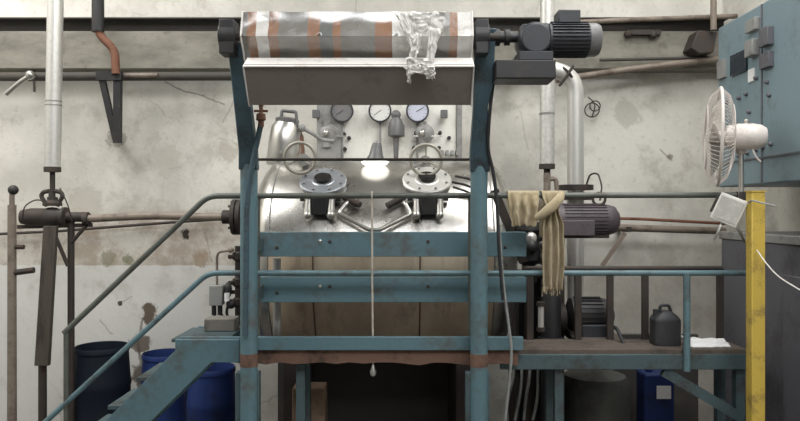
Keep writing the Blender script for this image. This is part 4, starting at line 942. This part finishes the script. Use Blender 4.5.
for px, py in ((740, 98), (747, 94), (728, 102), (757, 150), (748, 153), (740, 156), (764, 147), (772, 144), (757, 78), (770, 95), (768, 82), (735, 118), (750, 112)):
    p = onface(px, py); MB().lathe((FX + 0.005, p.y, p.z), (-1, 0, 0), [(0, 0.016), (0.02, 0.016), (0.03, 0.01)], 14).build('push_button', 'cabinet_dark', ccx)
MB().box((FX - 0.004, 4.77, CAMZ + 0.38), (0.012, 1.72, 0.012)).box((FX - 0.004, 4.95, CAMZ + 0.84), (0.010, 0.012, 1.28)).build('door_seam', 'cabinet_dark', ccx)

lc = thing('dark_cabinet', 'dark grey floor cabinet behind the yellow post', 'cabinet', (2.9, 4.8, 0))
zt = CAMZ - 0.23
MB().box(((FX + 0.02 + XR - 0.02) / 2, 4.8, zt / 2), (XR - 0.04 - FX, 1.66, zt)).build('housing', 'cabinet_dark', lc, bevel=0.01)
MB().box(((FX + XR) / 2, 4.8, zt + 0.03), (XR - FX - 0.02, 1.70, 0.06)).build('top_slab', 'grey', lc, bevel=0.006)
MB().box((FX + 0.015, 4.4, zt * 0.55), (0.02, 0.6, zt * 0.7)).build('door', 'cabinet_dark', lc, bevel=0.006)

yp = thing('yellow_post', 'yellow painted square steel post at the right end of the railing', 'post', (W(755, 0, 4.45).x, 4.45, 0))
x = W(755.5, 0, 4.45).x; zt = W(0, 192, 4.45).z
MB().box((x, 4.45, zt / 2), (S(13.5, 4.45), 0.08, zt)).build('post', 'yellow', yp, bevel=0.006)
MB().box((x, 4.45, zt + 0.004), (S(14.5, 4.45), 0.09, 0.008)).build('cap', 'yellow', yp)
MB().box((x, 4.45, 0.01), (0.16, 0.2, 0.02)).build('foot_plate', 'yellow', yp)
tag(MB().tube([W(757, 250, 4.39), W(765, 262, 4.3), W(778, 277, 4.2), W(800, 290, 4.1)], 0.004, 8, 0.1).build('white_cable', 'white'), 'white cable slanting down right of the yellow post', 'cable')

fan = thing('electric_fan', 'aged white electric fan turned sideways before the control cabinet', 'fan', W(741, 197, 4.66))
d = 4.66; ax = Vector((-0.93, 0.36, 0.03)).normalized(); fc = W(719, 137, d); fr_ = S(48.5, d)
def cage(name, bulge, hub_r):
    u = Vector((0, 0, 1)); u = (u - ax * u.dot(ax)).normalized(); v = ax.cross(u)
    mb = MB(); n = 64
    for k in range(n):
        a = 2 * math.pi * k / n; e = u * math.cos(a) + v * math.sin(a)
        mb.tube([fc + e * hub_r + ax * bulge, fc + e * (fr_ * 0.55) + ax * bulge * 0.93, fc + e * (fr_ * 0.85) + ax * bulge * 0.6, fc + e * fr_ + ax * 0.004 * (1 if bulge > 0 else -1)], 0.0019, 5)
    mb.ring(fc + ax * bulge, ax, hub_r, 0.004, 24, 6).ring(fc + ax * bulge * 0.85, ax, fr_ * 0.66, 0.0025, 40, 5)
    return mb.build(name, 'fan', fan)
cage('front_grille', 0.095, 0.055); cage('rear_grille', -0.095, 0.08)
MB().ring(fc, ax, fr_, S(1.6, d), 56, 10).build('rim', 'fan', fan)
MB().lathe(fc + ax * 0.09, ax, [(0, 0.05), (0.008, 0.055), (0.014, 0.04)], 24).build('badge_disc', 'fan', fan)
u = Vector((0, 0, 1)); u = (u - ax * u.dot(ax)).normalized(); v = ax.cross(u)
for k in range(3):
    def blade(s, t, k=k):
        rr = 0.04 + (fr_ * 0.84 - 0.04) * s; a = R(25 + 120 * k) + (t - 0.5) * (1.75 - 0.5 * s) * (0.5 + 0.5 * math.sin(math.pi * min(1, s * 0.9 + 0.25)))
        return fc + (u * math.cos(a) + v * math.sin(a)) * rr + ax * ((t - 0.5) * 0.09 * (1 - 0.3 * s) + 0.01)
    MB().grid(blade, 14, 12).build('blade', 'fan', fan, solid=0.003)
MB().cyl(fc + ax * 0.06, fc - ax * 0.06, 0.04, seg=24).build('hub', 'fan', fan)
MB().lathe(fc - ax * 0.085, -ax, [(-0.05, 0.05), (-0.04, 0.075), (0.03, 0.088), (0.12, 0.088), (0.165, 0.08), (0.20, 0.058), (0.21, 0.02)], 32).build('motor_housing', 'fan', fan)
mk = fc - ax * 0.165
MB().cyl(mk + Vector((0, 0, 0.075)), mk + Vector((0, 0, 0.105)), 0.010, seg=12).ball(mk + Vector((0, 0, 0.105)), 0.013).build('swing_knob', 'fan', fan)
px_ = W(741, 0, d).x; mk2 = Vector((px_, d, fc.z - 0.06))
MB().box((px_, d, fc.z - 0.085), (0.05, 0.05, 0.06)).build('neck', 'fan', fan, bevel=0.006)
MB().cyl(W(741, 201, d), (px_, d, fc.z - 0.09), S(2.6, d), seg=16).build('pole', 'chrome', fan)
MB().box(W(741, 196, DP - 0.02), (0.05, 0.08, 0.06)).build('rail_clamp', 'iron', fan, bevel=0.006)
MB().tube([mk + Vector((0.02, -0.03, -0.07)), mk + Vector((0.04, -0.05, -0.14)), mk + Vector((0.07, -0.05, -0.17))], 0.006, 6, 0.04).build('lead', 'fan', fan)

fl = thing('floodlight', 'battered pale floodlight tied to the railing beside the yellow post', 'floodlight', W(730, 228, 4.6))
d = 4.58; c = W(730, 210, d); rot = Matrix.Rotation(R(-32), 3, 'Z') @ Matrix.Rotation(R(24), 3, 'Y')
hb = MB(); hw, hh = S(13, d), S(14, d)
vv = []
for yy, k in ((-0.07, 1.0), (-0.05, 1.0), (0.05, 0.68), (0.09, 0.42)):
    vv.append([c + rot @ Vector((sx * hw * k, yy, sz * hh * k)) for sx, sz in ((-1, -1), (1, -1), (1, 1), (-1, 1))])
allv = [p for r_ in vv for p in r_]
ff = [(3, 2, 1, 0), (12, 13, 14, 15)] + [(i * 4 + k, i * 4 + (k + 1) % 4, (i + 1) * 4 + (k + 1) % 4, (i + 1) * 4 + k) for i in range(3) for k in range(4)]
hb._add(allv, ff); hb.build('housing', 'white', fl, bevel=0.006)
gl = MB(); gl.box(c + rot @ Vector((0, -0.072, 0)), (hw * 1.7, 0.008, hh * 1.6), rot); gl.build('glass', 'dusty_glass', fl)
MB().box(c + rot @ Vector((-hw * 1.12, 0.0, 0)), (0.02, 0.09, hh * 1.2), rot).build('side_bracket', 'iron', fl, bevel=0.003)
MB().tube([W(722, 222, d), W(718, 232, d - .02), W(714, 240, d)], 0.008, 6).tube([W(734, 222, d), W(740, 232, d - .02), W(745, 243, d)], 0.008, 6).build('stay', 'chrome', fl)
MB().tube([c + Vector((0, 0.05, 0.0)), W(738, 198, DP - 0.02), W(738, 195, DP)], 0.012, 8).build('clamp', 'iron', fl)
MB().tube([W(744, 205, d - .02), W(752, 200, 4.38), W(762, 203, 4.36), W(775, 206, 4.3)], 0.006, 6, 0.1).build('wire', 'cable_grey', fl)
